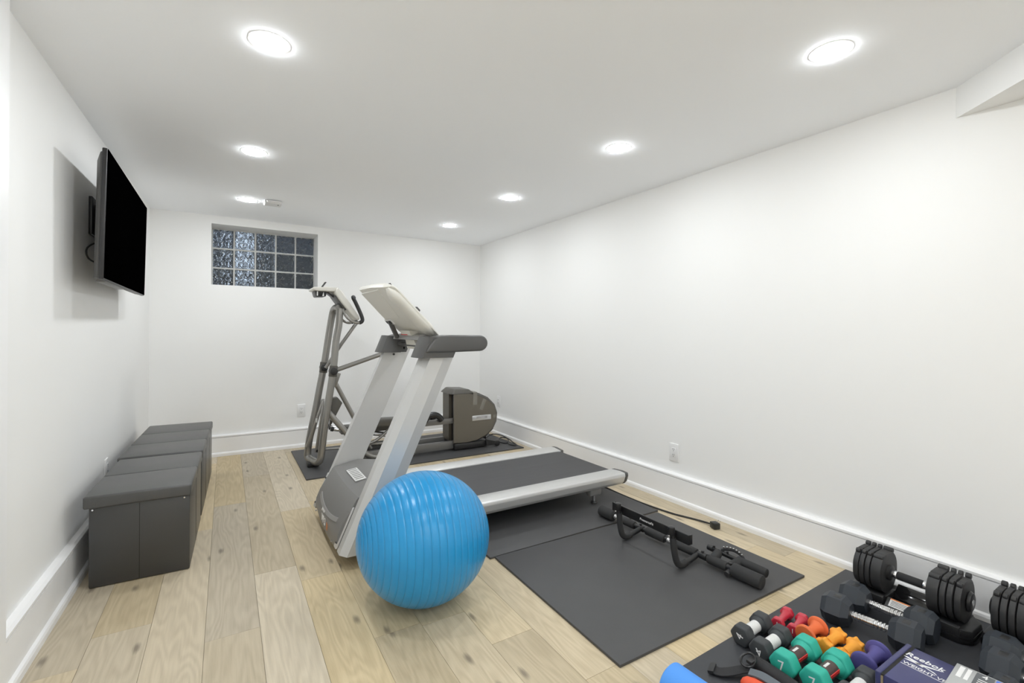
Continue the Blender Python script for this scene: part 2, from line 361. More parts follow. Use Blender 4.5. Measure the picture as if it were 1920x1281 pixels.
sd = thing('smoke_detector', (0.345, 4.62, HC), 'small white square detector on the ceiling by the window', 'detector')
B().box((0.275, 4.55, HC-0.028), (0.415, 4.69, HC), bev=0.012, seg=3).make('housing', WPLAST, sd)
B().box((0.295, 4.535, HC-0.022), (0.395, 4.56, HC-0.006), bev=0.004).make('sensor_grille', WPLAST, sd)
B().cyl((0.385, 4.60, HC-0.031), (0.385, 4.60, HC-0.026), 0.006).make('indicator', DKGREY, sd)

# ------------------------------------------------------------------ wall plates
def outlet(name, P, right, nrm, label, sc_=1.0, rocker=False):
    P = V(P); r = V(right).normalized(); n = V(nrm).normalized(); u = V((0, 0, 1))
    t = thing(name, P, label, 'outlet' if not rocker else 'switch')
    M = Matrix(((r.x, u.x, n.x, P.x), (r.y, u.y, n.y, P.y), (r.z, u.z, n.z, P.z), (0, 0, 0, 1)))
    a, h = 0.041*sc_, 0.0665*sc_
    B().box((-a, -h, -0.002), (a, h, 0.007), bev=0.0035, M=M).make('cover_plate', WPLAST, t)
    B().box((-0.018*sc_, -0.036*sc_, 0.005), (0.018*sc_, 0.036*sc_, 0.0095), bev=0.0015, M=M).make('receptacle', WPLAST, t)
    if not rocker:
        for k in (-1, 1):
            cy = k*0.021*sc_
            for dx in (-0.0065, 0.0065): B().box((dx-0.0013, cy, 0.009), (dx+0.0013, cy+0.010, 0.0101), M=M).make('slot', SEAM, t)
            B().cyl(M @ V((0, cy-0.007, 0.009)), M @ V((0, cy-0.007, 0.0101)), 0.0028, seg=10).make('ground_hole', SEAM, t)
    return t
outlet('wall_outlet', (XR, 2.335, 0.432-0.075), (0, -1, 0), (-1, 0, 0), 'white duplex outlet on the right wall above the power cord')
outlet('wall_outlet', (0.695, D, 0.388), (1, 0, 0), (0, -1, 0), 'white duplex outlet on the back wall left of the elliptical trainer')
outlet('wall_outlet', (XR, 4.965, 0.395), (0, -1, 0), (-1, 0, 0), 'white outlet mostly hidden behind the elliptical drive housing')
outlet('wall_outlet', (xl(3.83), 3.83, 0.375), (0, 1, 0), (1, 0, 0), 'white outlet on the left wall just above the storage ottomans', 0.95)

# ------------------------------------------------------------------ television
tv = thing('television', (-0.52, 3.6, 1.49), 'large black flat television mounted high on the left wall', 'television')
def tvp(y, s, d):   # s: 0 bottom .. 1 top of the screen, d: distance behind the glass
    return V((-0.503 + 0.012*s - d, y, 1.500 + 0.619*s))
def slab(y0, y1, s0, s1, d0, d1): return [tvp(y, s, d) for y in (y0, y1) for s in (s0, s1) for d in (d0, d1)]
B().hull(slab(2.940, 4.235, -0.012, 1.012, 0.002, 0.022), bev=0.004).make('bezel', BLACKP, tv)
B().hull(slab(2.946, 4.229, -0.002, 1.006, -0.001, 0.004)).make('screen', TVB, tv, smooth=False)
B().hull(slab(2.955, 4.22, -0.005, 0.99, 0.02, 0.030) + slab(3.00, 4.17, 0.0, 0.93, 0.02, 0.050), bev=0.006).make('rear_housing', DKGREY, tv)
B().hull(slab(3.05, 3.55, -0.022, 0.0, 0.014, 0.05), bev=0.003).make('speaker_bar', GREYP, tv)
wm = B(); wm.box((-0.650, 3.40, 1.775), (-0.632, 3.80, 1.985), bev=0.004); wm.box((-0.634, 3.45, 1.80), (-0.56, 3.54, 1.95), bev=0.004); wm.make('wall_mount', BLACKM, tv)
B().tube(catmull([(-0.585, 3.46, 1.735), (-0.615, 3.38, 1.725), (-0.635, 3.30, 1.68), (-0.63, 3.31, 1.63), (-0.60, 3.40, 1.615), (-0.575, 3.5, 1.64), (-0.57, 3.55, 1.72)], 6), 0.0045, 8).make('cable', BLACKP, tv)

# ------------------------------------------------------------------ ottomans
def ottoman(x0, x1, y0, y1, label, n, skew=0.0):
    t = thing('storage_ottoman', ((x0+x1)/2, (y0+y1)/2, 0), label, 'ottoman')
    R = Matrix.Translation(((x0+x1)/2, (y0+y1)/2, 0)) @ Matrix.Rotation(math.radians(skew), 4, 'Z') @ Matrix.Translation((-(x0+x1)/2, -(y0+y1)/2, 0))
    B().box((x0+0.02, y0+0.015, 0.002), (x1-0.006, y1-0.015, 0.392), bev=0.008, M=R).make('body', LEATH_SHADED, t)
    b = B(); step = (y1-y0)/n
    for i in range(n):
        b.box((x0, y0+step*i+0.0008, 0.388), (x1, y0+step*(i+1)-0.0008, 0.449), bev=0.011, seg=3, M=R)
    b.make('lid', LEATH_LIT, t)
    B().box((x0+0.006, y0+0.006, 0.39), (x1-0.006, y1-0.006, 0.4375), M=R).make('lid_core', SEAM, t)
    for i in range(1, n): B().box((x1-0.0066, y0+step*i-0.0012, 0.01), (x1-0.0048, y0+step*i+0.0012, 0.385), M=R).make('panel_seam', SEAM, t)
    B().box(((x0+x1)/2-0.0012, y0+0.0140, 0.01), ((x0+x1)/2+0.0012, y0+0.0152, 0.385), M=R).make('panel_seam', SEAM, t)
    for x in (x0+0.035, x1-0.03): B().cyl(R @ V((x, y0+0.0155, 0.380)), R @ V((x, y0+0.0115, 0.380)), 0.004, seg=10).make('corner_stud', CHROME, t)
    return t
ottoman(-0.570, -0.141, 2.945, 3.705, 'charcoal faux leather storage ottoman nearest the camera, two lid panels', 2, -1.5)
ottoman(-0.560, -0.113, 3.745, 4.885, 'longer charcoal storage ottoman behind the first, three lid panels', 3, -1.6)

# ------------------------------------------------------------------ floor mats
def fmat(x0, y0, x1, y1, h, m, label, rz=0, name='floor_mat'):
    c = ((x0+x1)/2, (y0+y1)/2, 0)
    o = B().box((x0, y0, 0.0), (x1, y1, h), bev=0.002, M=Matrix.Translation(c) @ Matrix.Rotation(math.radians(rz), 4, 'Z') @ Matrix.Translation((-c[0], -c[1], 0))).make(name, m, None, origin=c)
    return tag(o, label, 'mat')
fmat(0.575, 4.205, 2.735, 5.275, 0.012, MATR, 'long black rubber mat under the elliptical trainer')
fmat(1.24, 2.240, 2.578, 3.52, 0.012, MATR, 'black rubber mat under the rear of the treadmill')
fmat(1.262, 1.258, 2.540, 2.226, 0.012, MATR, 'black rubber mat lying under the pull-up bar', -0.7)
fmat(1.395, -0.35, 2.803, 1.158, 0.012, MATB, 'blue-black rubber mat under the dumbbells', 1.2)

# ------------------------------------------------------------------ exercise ball
def make_ball():
    cx, cy, R = 0.795, 2.075, 0.298
    ax = V((-0.955, 0.09, 0.02)).normalized(); prof = []
    nr = 27
    ths = [0.10 + (PI-0.20)*i/nr for i in range(nr+1)]
    for i in range(nr):
        a, b = ths[i], ths[i+1]
        for th, dr in ((a-0.0032, 0.0), (a, -0.0008), (a+0.0032, 0.0), (a+(b-a)*0.33, 0.0), (a+(b-a)*0.66, 0.0)):
            prof.append((-math.cos(th)*(R+dr), math.sin(th)*(R+dr)))
    prof.append((-math.cos(ths[-1])*R, math.sin(ths[-1])*R))
    m = bpy.data.materials.new('blue_vinyl'); m.use_nodes = True; nt = m.node_tree; b = nt.nodes['Principled BSDF']
    tc = nt.nodes.new('ShaderNodeTexCoord'); n = nt.nodes.new('ShaderNodeTexNoise'); n.inputs['Scale'].default_value = 9; n.inputs['Detail'].default_value = 5
    nt.links.new(tc.outputs['Object'], n.inputs['Vector'])
    rp = nt.nodes.new('ShaderNodeValToRGB'); rp.color_ramp.elements[0].color = (0.010, 0.245, 0.55, 1); rp.color_ramp.elements[1].color = (0.016, 0.295, 0.63, 1)
    nt.links.new(n.outputs['Fac'], rp.inputs[0]); nt.links.new(rp.outputs[0], b.inputs['Base Color'])
    b.inputs['Roughness'].default_value = 0.29; b.inputs['Specular IOR Level'].default_value = 0.5
    bb = B(); bb.lathe(prof, (0, 0, 0), ax, 96)
    bb.bm.transform(Matrix.Translation((cx, cy, R*0.982)) @ Matrix.Diagonal((1.022, 1.022, 0.982, 1)))
    t = thing('exercise_ball', (cx, cy, 0), 'large bright blue ribbed exercise ball on the oak floor', 'exercise ball')
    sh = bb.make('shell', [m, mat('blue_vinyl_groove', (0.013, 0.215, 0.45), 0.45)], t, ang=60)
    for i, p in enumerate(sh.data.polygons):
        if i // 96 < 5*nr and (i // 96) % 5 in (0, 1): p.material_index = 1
    P = V((cx, cy, R*0.982)) + ax*R*1.0
    B().cyl(P - ax*0.012, P + ax*0.004, 0.006, seg=12).make('plug', WPLAST, t)
make_ball()

# ------------------------------------------------------------------ treadmill
def make_treadmill():
    t = thing('treadmill', (1.5, 2.95, 0), 'silver and grey treadmill with cream console, running belt towards the right wall', 'treadmill')
    YC = 2.955
    def mir(y): return 2*YC - y
    near = [(2.490, 0.190), (2.493, 0.208), (2.500, 0.2145), (2.545, 0.217), (2.640, 0.209), (2.640, 0.150), (2.56, 0.122), (2.525, 0.126), (2.503, 0.150)]
    for mm in (False, True):
        pr_ = [(mir(y), z) for y, z in near] if mm else near
        B().prism(pr_, 'x', 0.62, 2.515, bev=0.003).make('side_rail', ALU, t)
        B().prism(pr_, 'x', 2.5155, 2.545, bev=0.010, seg=3).make('end_cap', DKGREY, t)
        ln = B(); y = mir(2.4985) if mm else 2.4985
        ln.box((0.9, min(y, y+(0.002 if mm else -0.002))-0.0008, 0.2075), (2.515, max(y, y)+0.0012, 0.2090)); ln.make('rail_groove', SEAM, t)
    # belt: a loop round the rear roller
    prof = [(0.70, 0.2045), (2.47, 0.2045)] + [(2.492+0.035*math.sin(a), 0.1695+0.035*math.cos(a)) for a in [PI*i/8 for i in range(1, 8)]] + [(2.47, 0.1345), (0.70, 0.1345)]
    B().prism(prof, 'y', 2.650, mir(2.650), bev=0.0).make('running_belt', BELT, t, ang=25)
    B().box((0.70, 2.642, 0.14), (2.50, mir(2.642), 0.197)).make('deck', BLACKP, t)
    for y in (2.575, mir(2.575)):
        f = B(); f.box((2.225, y-0.030, 0.072), (2.335, y+0.030, 0.128), bev=0.012); f.make('foot_bracket', GREYP, t)
        B().cyl((2.285, y, 0.024), (2.285, y, 0.075), 0.010, 0.008).make('foot_stem', CHROME, t)
        B().cyl((2.285, y, 0.0125), (2.285, y, 0.028), 0.024, 0.020, bev=0.003).make('rubber_foot', BLACKP, t)
    for y in (2.68, mir(2.68)):
        wv = B(); wv.cyl((0.70, y-0.02, 0.034), (0.70, y+0.02, 0.034), 0.034, bev=0.006); wv.make('wheel', BLACKP, t)
        B().hull([(0.66, y-0.026, 0.05), (0.74, y-0.026, 0.05), (0.66, y+0.026, 0.05), (0.74, y+0.026, 0.05), (0.64, y-0.026, 0.14), (0.78, y-0.026, 0.14), (0.64, y+0.026, 0.14), (0.78, y+0.026, 0.14)]).make('wheel_bracket', BLACKM, t)
    B().tube(catmull([(0.60, 3.12, 0.09), (0.545, 3.1, 0.045), (0.53, 3.06, 0.012), (0.56, 3.0, 0.008), (0.62, 2.95, 0.008)], 5), 0.006, 8).make('power_lead', BLACKP, t)
    # motor hood: rings across the width, a little bowed forwards in plan
    hp = [(0.56, 0.045), (0.522, 0.062), (0.510, 0.100), (0.513, 0.150), (0.536, 0.205), (0.575, 0.268), (0.611, 0.327), (0.621, 0.337), (0.700, 0.352), (0.78, 0.366), (0.90, 0.350), (1.02, 0.30), (1.08, 0.20), (1.08, 0.10), (0.9, 0.06)]
    rings = []; y0, y1 = 2.612, mir(2.612)
    for i in range(13):
        u = i/12; y = y0 + (y1-y0)*u; bow = 0.012*(1-(2*u-1)**2)
        rings.append([(x - bow*(1 if x < 0.7 else 0.3), y, max(0.03, z - (0.012*(1-(2*u-1)**2) if z < 0.1 else 0))) for x, z in hp])
    B().loft(rings).make('motor_hood', GREYP, t, ang=24)
    # pale curved lip across the hood's front
    rg = []
    for i in range(17):
        u = i/16; y = 2.70 + (3.20-2.70)*u; k = 1-(2*u-1)**2; zz = 0.205 - 0.025*k; bow = 0.012*(1-(2*((y-y0)/(y1-y0))-1)**2)
        xx = 0.535 - bow - (0.205-zz)*0.40
        rg.append([(xx-0.009, y, zz-0.010), (xx-0.009+0.010, y, zz+0.010), (xx+0.02, y, zz+0.010), (xx+0.01, y, zz-0.010)])
    B().loft(rg).make('hood_lip', MIDGREY, t)
    B().box((0.662, 2.86, 0.3545), (0.728, 3.11, 0.3585), M=Matrix.Translation((0.695, 0, 0.353)) @ Matrix.Rotation(-math.radians(8.3), 4, 'Y') @ Matrix.Translation((-0.695, 0, -0.353))).make('warning_sticker', PAPER, t)
    for j in range(7):
        yy = 2.885 + j*0.033
        B().box((0.67, yy, 0.3585), (0.72, yy+0.012, 0.3592), M=Matrix.Translation((0.695, 0, 0.353)) @ Matrix.Rotation(-math.radians(8.3), 4, 'Y') @ Matrix.Translation((-0.695, 0, -0.353))).make('sticker_line', GREYP, t)
    text('model_lettering', 'M9.3', 0.060, WHITE, t, (0.4985, 2.95, 0.125), (0, -1, 0), (0.06, 0, 1), bold=0.001)
    text('model_lettering', '1i', 0.055, ORGP, t, (0.4985, 2.845, 0.122), (0, -1, 0), (0.06, 0, 1), bold=0.001)
    text('model_lettering', 'precor', 0.030, WHITE, t, (0.5050, 2.985, 0.172), (0, -1, 0), (0.35, 0, 1))
    for y in (2.72, 3.24): B().cyl((0.507, y, 0.085), (0.497, y, 0.085), 0.006, seg=10).make('hood_screw', CHROME, t)
    # uprights
    sec = [(0.0, 2.605), (0.0, 2.548), (0.030, 2.502), (0.112, 2.498), (0.182, 2.524), (0.182, 2.605)]
    def up(z): return 0.515 + 0.440*(z-0.09)
    for mm in (False, True):
        f = (lambda y: mir(y)) if mm else (lambda y: y)
        rings = [[(up(z)+s_, f(y), z) for s_, y in sec] for z in (0.075, 0.6, 1.165)]
        B().loft(rings).make('upright', SILV, t, ang=20)
        # bolted bracket on the upright's front face
        b = B()
        for z0, z1 in ((0.085, 0.290),):
            ya, yb = (2.606, 2.655) if not mm else (f(2.565), f(2.605))
            b.hull([(up(z)-dx, y, z) for z in (z0, z1) for y in (ya, yb) for dx in (0.001, 0.013)], bev=0.004)
        b.make('bracket_plate', SILV, t)
        for z in (0.112, 0.262): B().cyl((up(z)-0.008, (2.63 if not mm else f(2.585)), z), (up(z)-0.018, (2.63 if not mm else f(2.585)), z-0.004), 0.007, seg=10).make('bolt', BLACKM, t)
        yy = f(2.606)
        for z, s_ in ((1.085, 0.075), (1.13, 0.13)):
            B().cyl((up(z)+s_, yy-0.004*(1 if not mm else -1), z), (up(z)+s_, yy+(0.004 if not mm else -0.004), z), 0.008, seg=10).make('screw', BLACKM, t)
        # grip casing wrapped round the upright's top
        ws = [(-0.028, 2.475), (-0.045, 2.52), (-0.047, 2.60), (-0.035, 2.645), (0.0, 2.668), (0.10, 2.668), (0.10, 2.61), (0.16, 2.61), (0.16, 2.475)]
        rings = [[(up(z)+s_*k, f(y), z + 0.02*max(0, 0.03-s_)*6*(j == 1)) for s_, y in ws] for j, (z, k) in enumerate(((1.100, 1.0), (1.212, 1.0)))]
        B().loft(rings).make('grip_casing', DKGREY, t, ang=40)
        arc = [(1.29 + 0.052*math.sin(a), 1.182 - 0.047*math.cos(a)) for a in [PI*i/10 for i in range(0, 11)]]
        poly = [(0.948, 1.131), (1.10, 1.131)] + arc + [(1.10, 1.230), (1.045, 1.226), (1.005, 1.208), (0.972, 1.172)]
        ya, yb = (2.462, 2.610) if not mm else (mir(2.610), mir(2.462))
        B().prism(poly, 'y', ya, yb, bev=0.012, seg=3).make('armrest', DKGREY, t, ang=40)
    # bar between the grips
    B().prism([(1.035, 1.150), (1.115, 1.150), (1.115, 1.170), (1.09, 1.180), (1.06, 1.180), (1.035, 1.170)], 'y', 2.66, mir(2.66), bev=0.006).make('cross_bar', DKGREY, t)
    B().prism([(0.99, 1.196), (1.10, 1.196), (1.13, 1.205), (1.10, 1.226), (1.045, 1.236), (1.0, 1.222)], 'y', 2.70, mir(2.70), bev=0.006).make('accessory_tray', MIDGREY, t)
    B().box((1.0, 2.93, 1.225), (1.09, 3.06, 1.240), bev=0.005).make('stop_key', RED, t)
    # console
    T, Bo = V((0.795, 0, 1.520)), V((1.085, 0, 1.222)); u = (Bo-T).normalized(); n = V((-u.z, 0, u.x)); n = n if n.x > 0 else -n
    def cp(y, s, d): p = T + u*s + n*d; return (p.x, y, p.z)
    prof = [(-0.036, -0.010), (-0.030, -0.029), (0.10, -0.034), (0.245, -0.037), (0.300, -0.030), (0.400, -0.006), (0.412, 0.002), (0.395, 0.012), (-0.022, 0.012), (-0.036, 0.002)]
    rings = []
    for y, ks, kb in ((2.598, 0.080, 0.05), (2.604, 0.060, 0.12), (2.630, 0.042, 0.35), (2.700, 0.024, 1.0), (2.90, 0.006, 1.0), (3.170, 0.0, 1.0), (3.252, 0.004, 0.35), (3.260, 0.02, 0.12)):
        rings.append([cp(y, s_ + ks*max(0, 1-(s_+0.036)/0.40), d*kb if d < 0 else d*(0.4+0.6*kb)) for s_, d in prof])
    B().loft(rings).make('console', CREAM, t, ang=13)
    rb = []
    for i in range(13):
        q_ = i/12; s_ = 0.012 + 0.392*q_; dc = -0.016 + 0.012*q_; k = math.sin(PI*min(0.5, 0.10+q_*2.2)) * math.sin(PI*min(0.5, 0.12+(1-q_)*2.2))
        yc = 2.672 - 0.0*q_
        rb.append([cp(yc + 0.074*k*math.cos(a), s_, dc + 0.034*k*math.sin(a)) for a in [2*PI*m_/20 for m_ in range(20)]])
    B().loft(rb).make('side_bolster', CREAM, t, ang=50)
    b = B(); b.hull([cp(y, s_, d) for y, s_, d in ((2.80, 0.00, -0.033), (3.17, -0.005, -0.0385), (3.14, 0.225, -0.0465), (2.86, 0.225, -0.038), (2.80, 0.00, -0.02), (3.17, -0.005, -0.02), (3.14, 0.225, -0.03), (2.86, 0.225, -0.03))], bev=0.003)
    b.make('back_panel', CREAM, t, ang=20)
    b = B(); b.hull([cp(y, s_, d) for y in (2.66, 3.19) for s_ in (0.0, 0.24) for d in (0.008, 0.0135)], bev=0.002)
    b.make('display', BLACKP, t)
    b = B(); b.hull([cp(y, s_, d) for y in (2.68, 3.17) for s_ in (0.27, 0.37) for d in (0.008, 0.0135)], bev=0.002)
    b.make('keypad', MIDGREY, t)
    b = B()
    for yy in (3.085, 3.125, 3.165): b.hull([cp(y, s, d) for y in (yy-0.012, yy+0.012) for s in (0.237, 0.262) for d in (-0.047, -0.03)], bev=0.003)
    b.make('back_port', BLACKP, t)
    b = B(); b.hull([cp(y, s, d) for y in (3.06, 3.19) for s in (0.228, 0.275) for d in (-0.043, -0.02)], bev=0.004); b.make('port_surround', WPLAST, t)
    # neck
    b = B(); b.loft([[(0.985, 2.86, 1.255), (0.985, 3.05, 1.255), (1.10, 3.05, 1.245), (1.10, 2.86, 1.245)], [(1.02, 2.87, 1.20), (1.02, 3.03, 1.20), (1.11, 3.03, 1.20), (1.11, 2.87, 1.20)], [(1.045, 2.84, 1.135), (1.045, 3.06, 1.135), (1.10, 3.06, 1.135), (1.10, 2.84, 1.135)]])
    b.make('neck', CREAM, t, ang=50)
    B().hull([(x+dx, 3.10+dy, z) for x, z in ((0.93, 1.315), (0.985, 1.20)) for dx in (-0.008, 0.022) for dy in (-0.012, 0.012)], bev=0.002).make('strut', DKGREY, t)
    B().cyl((1.06, 2.95, 1.17), (1.06, 3.09, 1.17), 0.018).make('pivot', CHROME, t)
    b = B(); b.hull([cp(y, s, d) for y in (2.70, 2.77) for s in (0.215, 0.250) for d in (0.010, 0.052)], bev=0.006); b.make('reading_rack_clip', DKGREY, t)
    return t
make_treadmill()

# ------------------------------------------------------------------ elliptical trainer
def make_elliptical():
    t = thing('elliptical_trainer', (1.6, 4.57, 0.012), 'grey tube elliptical trainer with taupe drive housing behind the treadmill', 'elliptical trainer')
    # legs / masts
    lN = catmull([(0.882, 4.45, 1.455), (0.875, 4.45, 1.307), (0.851, 4.45, 1.156), (0.828, 4.45, 0.885), (0.790, 4.45, 0.617), (0.758, 4.45, 0.395), (0.734, 4.45, 0.172), (0.724, 4.455, 0.098), (0.705, 4.48, 0.068), (0.690, 4.53, 0.062), (0.685, 4.57, 0.062)], 5)
    B().tube(lN, 0.031, 14).make('mast', STEEL, t)
    lF = catmull([(0.885, 4.50, 1.462), (0.872, 4.58, 1.467), (0.862, 4.655, 1.435), (0.844, 4.68, 1.309), (0.821, 4.68, 1.152), (0.786, 4.68, 0.905), (0.749, 4.68, 0.701), (0.718, 4.68, 0.518), (0.668, 4.68, 0.259), (0.650, 4.68, 0.11), (0.655, 4.66, 0.072), (0.672, 4.61, 0.062), (0.685, 4.57, 0.062)], 5)
    B().tube(lF, 0.031, 14).make('mast', STEEL, t)
    B().box((0.63, 4.54, 0.0125), (0.73, 4.61, 0.058), bev=0.01).make('front_foot', BLACKP, t)
    for y, x, z in ((4.45, 0.828, 0.885), (4.68, 0.786, 0.905)):
        d = V((0.027, 0, 0.27)).normalized(); P = V((x, y, z))
        B().cyl(P - d*0.05, P + d*0.05, 0.036, bev=0.004).make('pivot_collar', DKTAUPE, t)
        B().cyl(P + V((0.0, -0.045, 0)), P + V((0.0, 0.045, 0)), 0.034, bev=0.006).make('pivot_cap', BLACKP, t)
    B().hull([(0.776+dx, 4.64+dy, 0.612) for dx in (-0.012, 0.012) for dy in (-0.015, 0.015)] + [(0.645+dx, 4.64+dy, 0.18) for dx in (-0.02, 0.022) for dy in (-0.015, 0.015)], bev=0.006).make('swing_arm', STEEL, t)
    B().box((0.708, 4.623, 0.40), (0.724, 4.6245, 0.44)).make('arm_sticker', PAPER, t)
    B().hull([(0.766+dx, 4.575+dy, 0.602) for dx in (-0.006, 0.010) for dy in (-0.008, 0.008)] + [(0.716+dx, 4.575+dy, 0.135) for dx in (-0.022, 0.022) for dy in (-0.008, 0.008)], bev=0.003).make('link_plate', STEEL, t)
    B().cyl((0.716, 4.56, 0.150), (0.716, 4.568, 0.150), 0.012, seg=12).make('bolt', BLACKM, t)
    B().hull([(x, y, z) for x, z in ((0.837, 0.629), (0.884, 0.634), (0.928, 0.578), (0.857, 0.435), (0.82, 0.364)) for y in (4.53, 4.60)], bev=0.006).make('lever_cover', DKTAUPE, t)
    B().tube([(0.855, 4.46, 0.893), (1.42, 4.46, 1.082)], 0.021, 12).make('link_tube', STEEL, t)
    B().tube([(1.07, 4.56, 1.345), (0.92, 4.56, 1.128), (0.79, 4.60, 0.905)], 0.016, 12).make('link_tube', STEEL, t)
    B().hull([(0.835, 4.46, 0.865), (0.90, 4.46, 0.86), (0.84, 4.47, 0.74), (0.86, 4.47, 0.735), (0.835, 4.62, 0.865), (0.90, 4.62, 0.86), (0.84, 4.62, 0.74), (0.86, 4.62, 0.735)], bev=0.006).make('gusset', STEEL, t)
    B().tube([(0.852, 4.57, 0.80), (1.20, 4.57, 0.11)], 0.021, 12).make('brace', STEEL, t)
    B().tube(fillet([(0.775, 4.49, 0.535), (1.06, 4.46, 0.165), (1.17, 4.45, 0.052), (1.60, 4.45, 0.052)], 0.12, 6), 0.027, 12).make('frame_tube', STEEL, t)
    # floor beams
    for y, z0, z1 in ((4.46, 0.030, 0.110), (4.68, 0.030, 0.112)):
        B().box((1.10, y-0.002, z0), (2.05, y+0.045, z1), bev=0.006).make('floor_beam', BEAMG, t)
    B().box((1.10, 4.40, 0.0125), (1.17, 4.78, 0.045), bev=0.01).make('cross_foot', BLACKP, t)
    B().tube([(0.73, 4.50, 0.175), (1.16, 4.50, 0.155)], 0.010, 10).make('rod', STEEL, t)
    B().tube(catmull([(1.395, 4.50, 0.315), (1.33, 4.5, 0.27), (1.245, 4.5, 0.209), (1.18, 4.5, 0.185), (1.08, 4.5, 0.172)], 5), 0.014, 10).make('curved_link', STEEL, t)
    B().tube([(1.0, 4.60, 0.16), (1.42, 4.60, 0.135)], 0.024, 12).make('cross_tube', STEEL, t)
    for y in (4.58, 4.64, 4.72):
        B().tube([(0.84, y, 0.335), (1.42, y, 0.205)], 0.0165, 12).make('roller_track', CHROME, t)
    for y in (4.575, 4.655, 4.73): B().cyl((0.832, y, 0.338), (0.858, y, 0.332), 0.021, seg=14, bev=0.003).make('track_cap', BLACKP, t)
    # pedals on their arms
    for y, dz, x0 in ((4.445, 0.0, 1.08), (4.655, -0.085, 0.93)):
        B().hull([(x, yy, z) for x, z in ((x0+0.02, 0.425+dz), (1.47, 0.412+dz), (1.44, 0.345+dz), (x0, 0.352+dz)) for yy in (y-0.055, y+0.06)], bev=0.012).make('pedal', DKTAUPE, t)
        B().box((1.35, y+0.035-0.02, 0.292+dz*0.3), (2.06, y+0.035+0.02, 0.345+dz*0.3), bev=0.004).make('pedal_arm', BEAMG, t)
        B().tube(catmull([(1.70, y, 0.345+dz*0.3), (1.74, y, 0.395+dz*0.3), (1.80, y, 0.405+dz*0.3), (1.85, y, 0.385+dz*0.3), (1.885, y, 0.34+dz*0.3)], 4), 0.03, 10).make('heel_guard', BLACKP, t)
    # drive housing
    side = [(2.014, 0.600), (2.19, 0.592), (2.30, 0.568), (2.405, 0.518), (2.485, 0.446), (2.516, 0.362), (2.505, 0.276), (2.464, 0.200), (2.392, 0.144), (2.284, 0.102), (2.158, 0.088), (2.016, 0.094)]
    ex = [(2.0, 0.625), (2.195, 0.618), (2.315, 0.592), (2.425, 0.540), (2.51, 0.458), (2.545, 0.362), (2.535, 0.268), (2.49, 0.185), (2.41, 0.122), (2.29, 0.078), (2.158, 0.066), (2.0, 0.070)]
    def ring(p, y): return [(x, y, z) for x, z in p]
    lerp = lambda a, b, k: [(x*(1-k)+u*k, z*(1-k)+v*k) for (x, z), (u, v) in zip(a, b)]
    B().loft([ring(side, 4.424), ring(side, 4.447)]).make('side_shell', TAUPE, t, ang=40)
    B().loft([ring(side, 4.56), ring(side, 4.72)]).make('side_shell', TAUPE, t, ang=40)
    core = [(2.07, z) if x < 2.1 else (x, z) for x, z in ex]
    B().loft([ring(lerp(core, [(max(x, 2.07), z) for x, z in side], 0.8), 4.432), ring(core, 4.455), ring(core, 4.69), ring(lerp(core, side, 0.8), 4.712)]).make('housing_rim', DKTAUPE, t, ang=35)
    B().hull([(x, y, z) for y in (4.449, 4.556) for x, z in ((2.045, 0.60), (2.045, 0.09), (2.2, 0.09), (2.2, 0.60))]).make('slot', BLACKP, t)
    B().hull([(1.99, 4.425, 0.598), (1.975, 4.46, 0.598), (1.975, 4.70, 0.598), (1.99, 4.72, 0.598), (2.25, 4.425, 0.598), (2.25, 4.72, 0.598), (2.03, 4.455, 0.650), (2.03, 4.69, 0.650), (2.20, 4.455, 0.640), (2.20, 4.69, 0.640)], bev=0.012).make('top_cap', DKTAUPE, t, ang=40)
    B().box((2.02, 4.415, 0.020), (2.42, 4.73, 0.085), bev=0.012).make('rear_base', BLACKP, t)
    for y in (4.405, 4.72):
        B().cyl((2.515, y-0.018, 0.042), (2.515, y+0.018, 0.042), 0.0295, bev=0.005).make('transport_wheel', BLACKP, t)
        B().hull([(2.38, y-0.012, 0.03), (2.38, y+0.012, 0.03), (2.38, y-0.012, 0.10), (2.38, y+0.012, 0.10), (2.52, y-0.012, 0.06), (2.52, y+0.012, 0.06), (2.50, y-0.012, 0.03), (2.50, y+0.012, 0.03)]).make('wheel_arm', BLACKP, t)
    bd = B().box((2.222, 4.4195, 0.306), (2.448, 4.4245, 0.359), bev=0.002).make('badge', SILVP, t)
    text('badge_lettering', 'PRECOR', 0.036, MIDGREY, bd, (2.335, 4.4192, 0.3325), (1, 0, 0), (0, 0, 1), shear=0.2, bold=0.0008)
    b = B(); b.box((2.232, 4.4225, 0.475), (2.282, 4.4245, 0.605)); b.hull([(2.232, 4.4225, 0.602), (2.282, 4.4225, 0.602), (2.232, 4.425, 0.606), (2.282, 4.425, 0.606), (2.225, 4.46, 0.622), (2.275, 4.46, 0.612), (2.225, 4.46, 0.618), (2.275, 4.46, 0.608)]); b.make('tape_strip', TAPE, t)
    b = B(); b.hull([(2.352, 4.4225, 0.535), (2.392, 4.4225, 0.518), (2.345, 4.4225, 0.41), (2.309, 4.4225, 0.424), (2.352, 4.4245, 0.535), (2.392, 4.4245, 0.518), (2.345, 4.4245, 0.41), (2.309, 4.4245, 0.424)]); b.make('tape_strip', TAPE, t)
    B().box((2.478, 4.4225, 0.315), (2.505, 4.4245, 0.350)).make('tape_strip', TAPE, t)
    # console: slanted cream slab with a level wing on top
    B().hull([(x, y, z) for x, z in ((0.857, 1.648), (0.83, 1.600), (0.90, 1.50), (0.985, 1.395), (1.037, 1.346), (1.062, 1.362), (1.055, 1.385), (0.90, 1.612)) for y in (4.43, 4.71)], bev=0.016, seg=3).make('console', CREAM, t, ang=40)
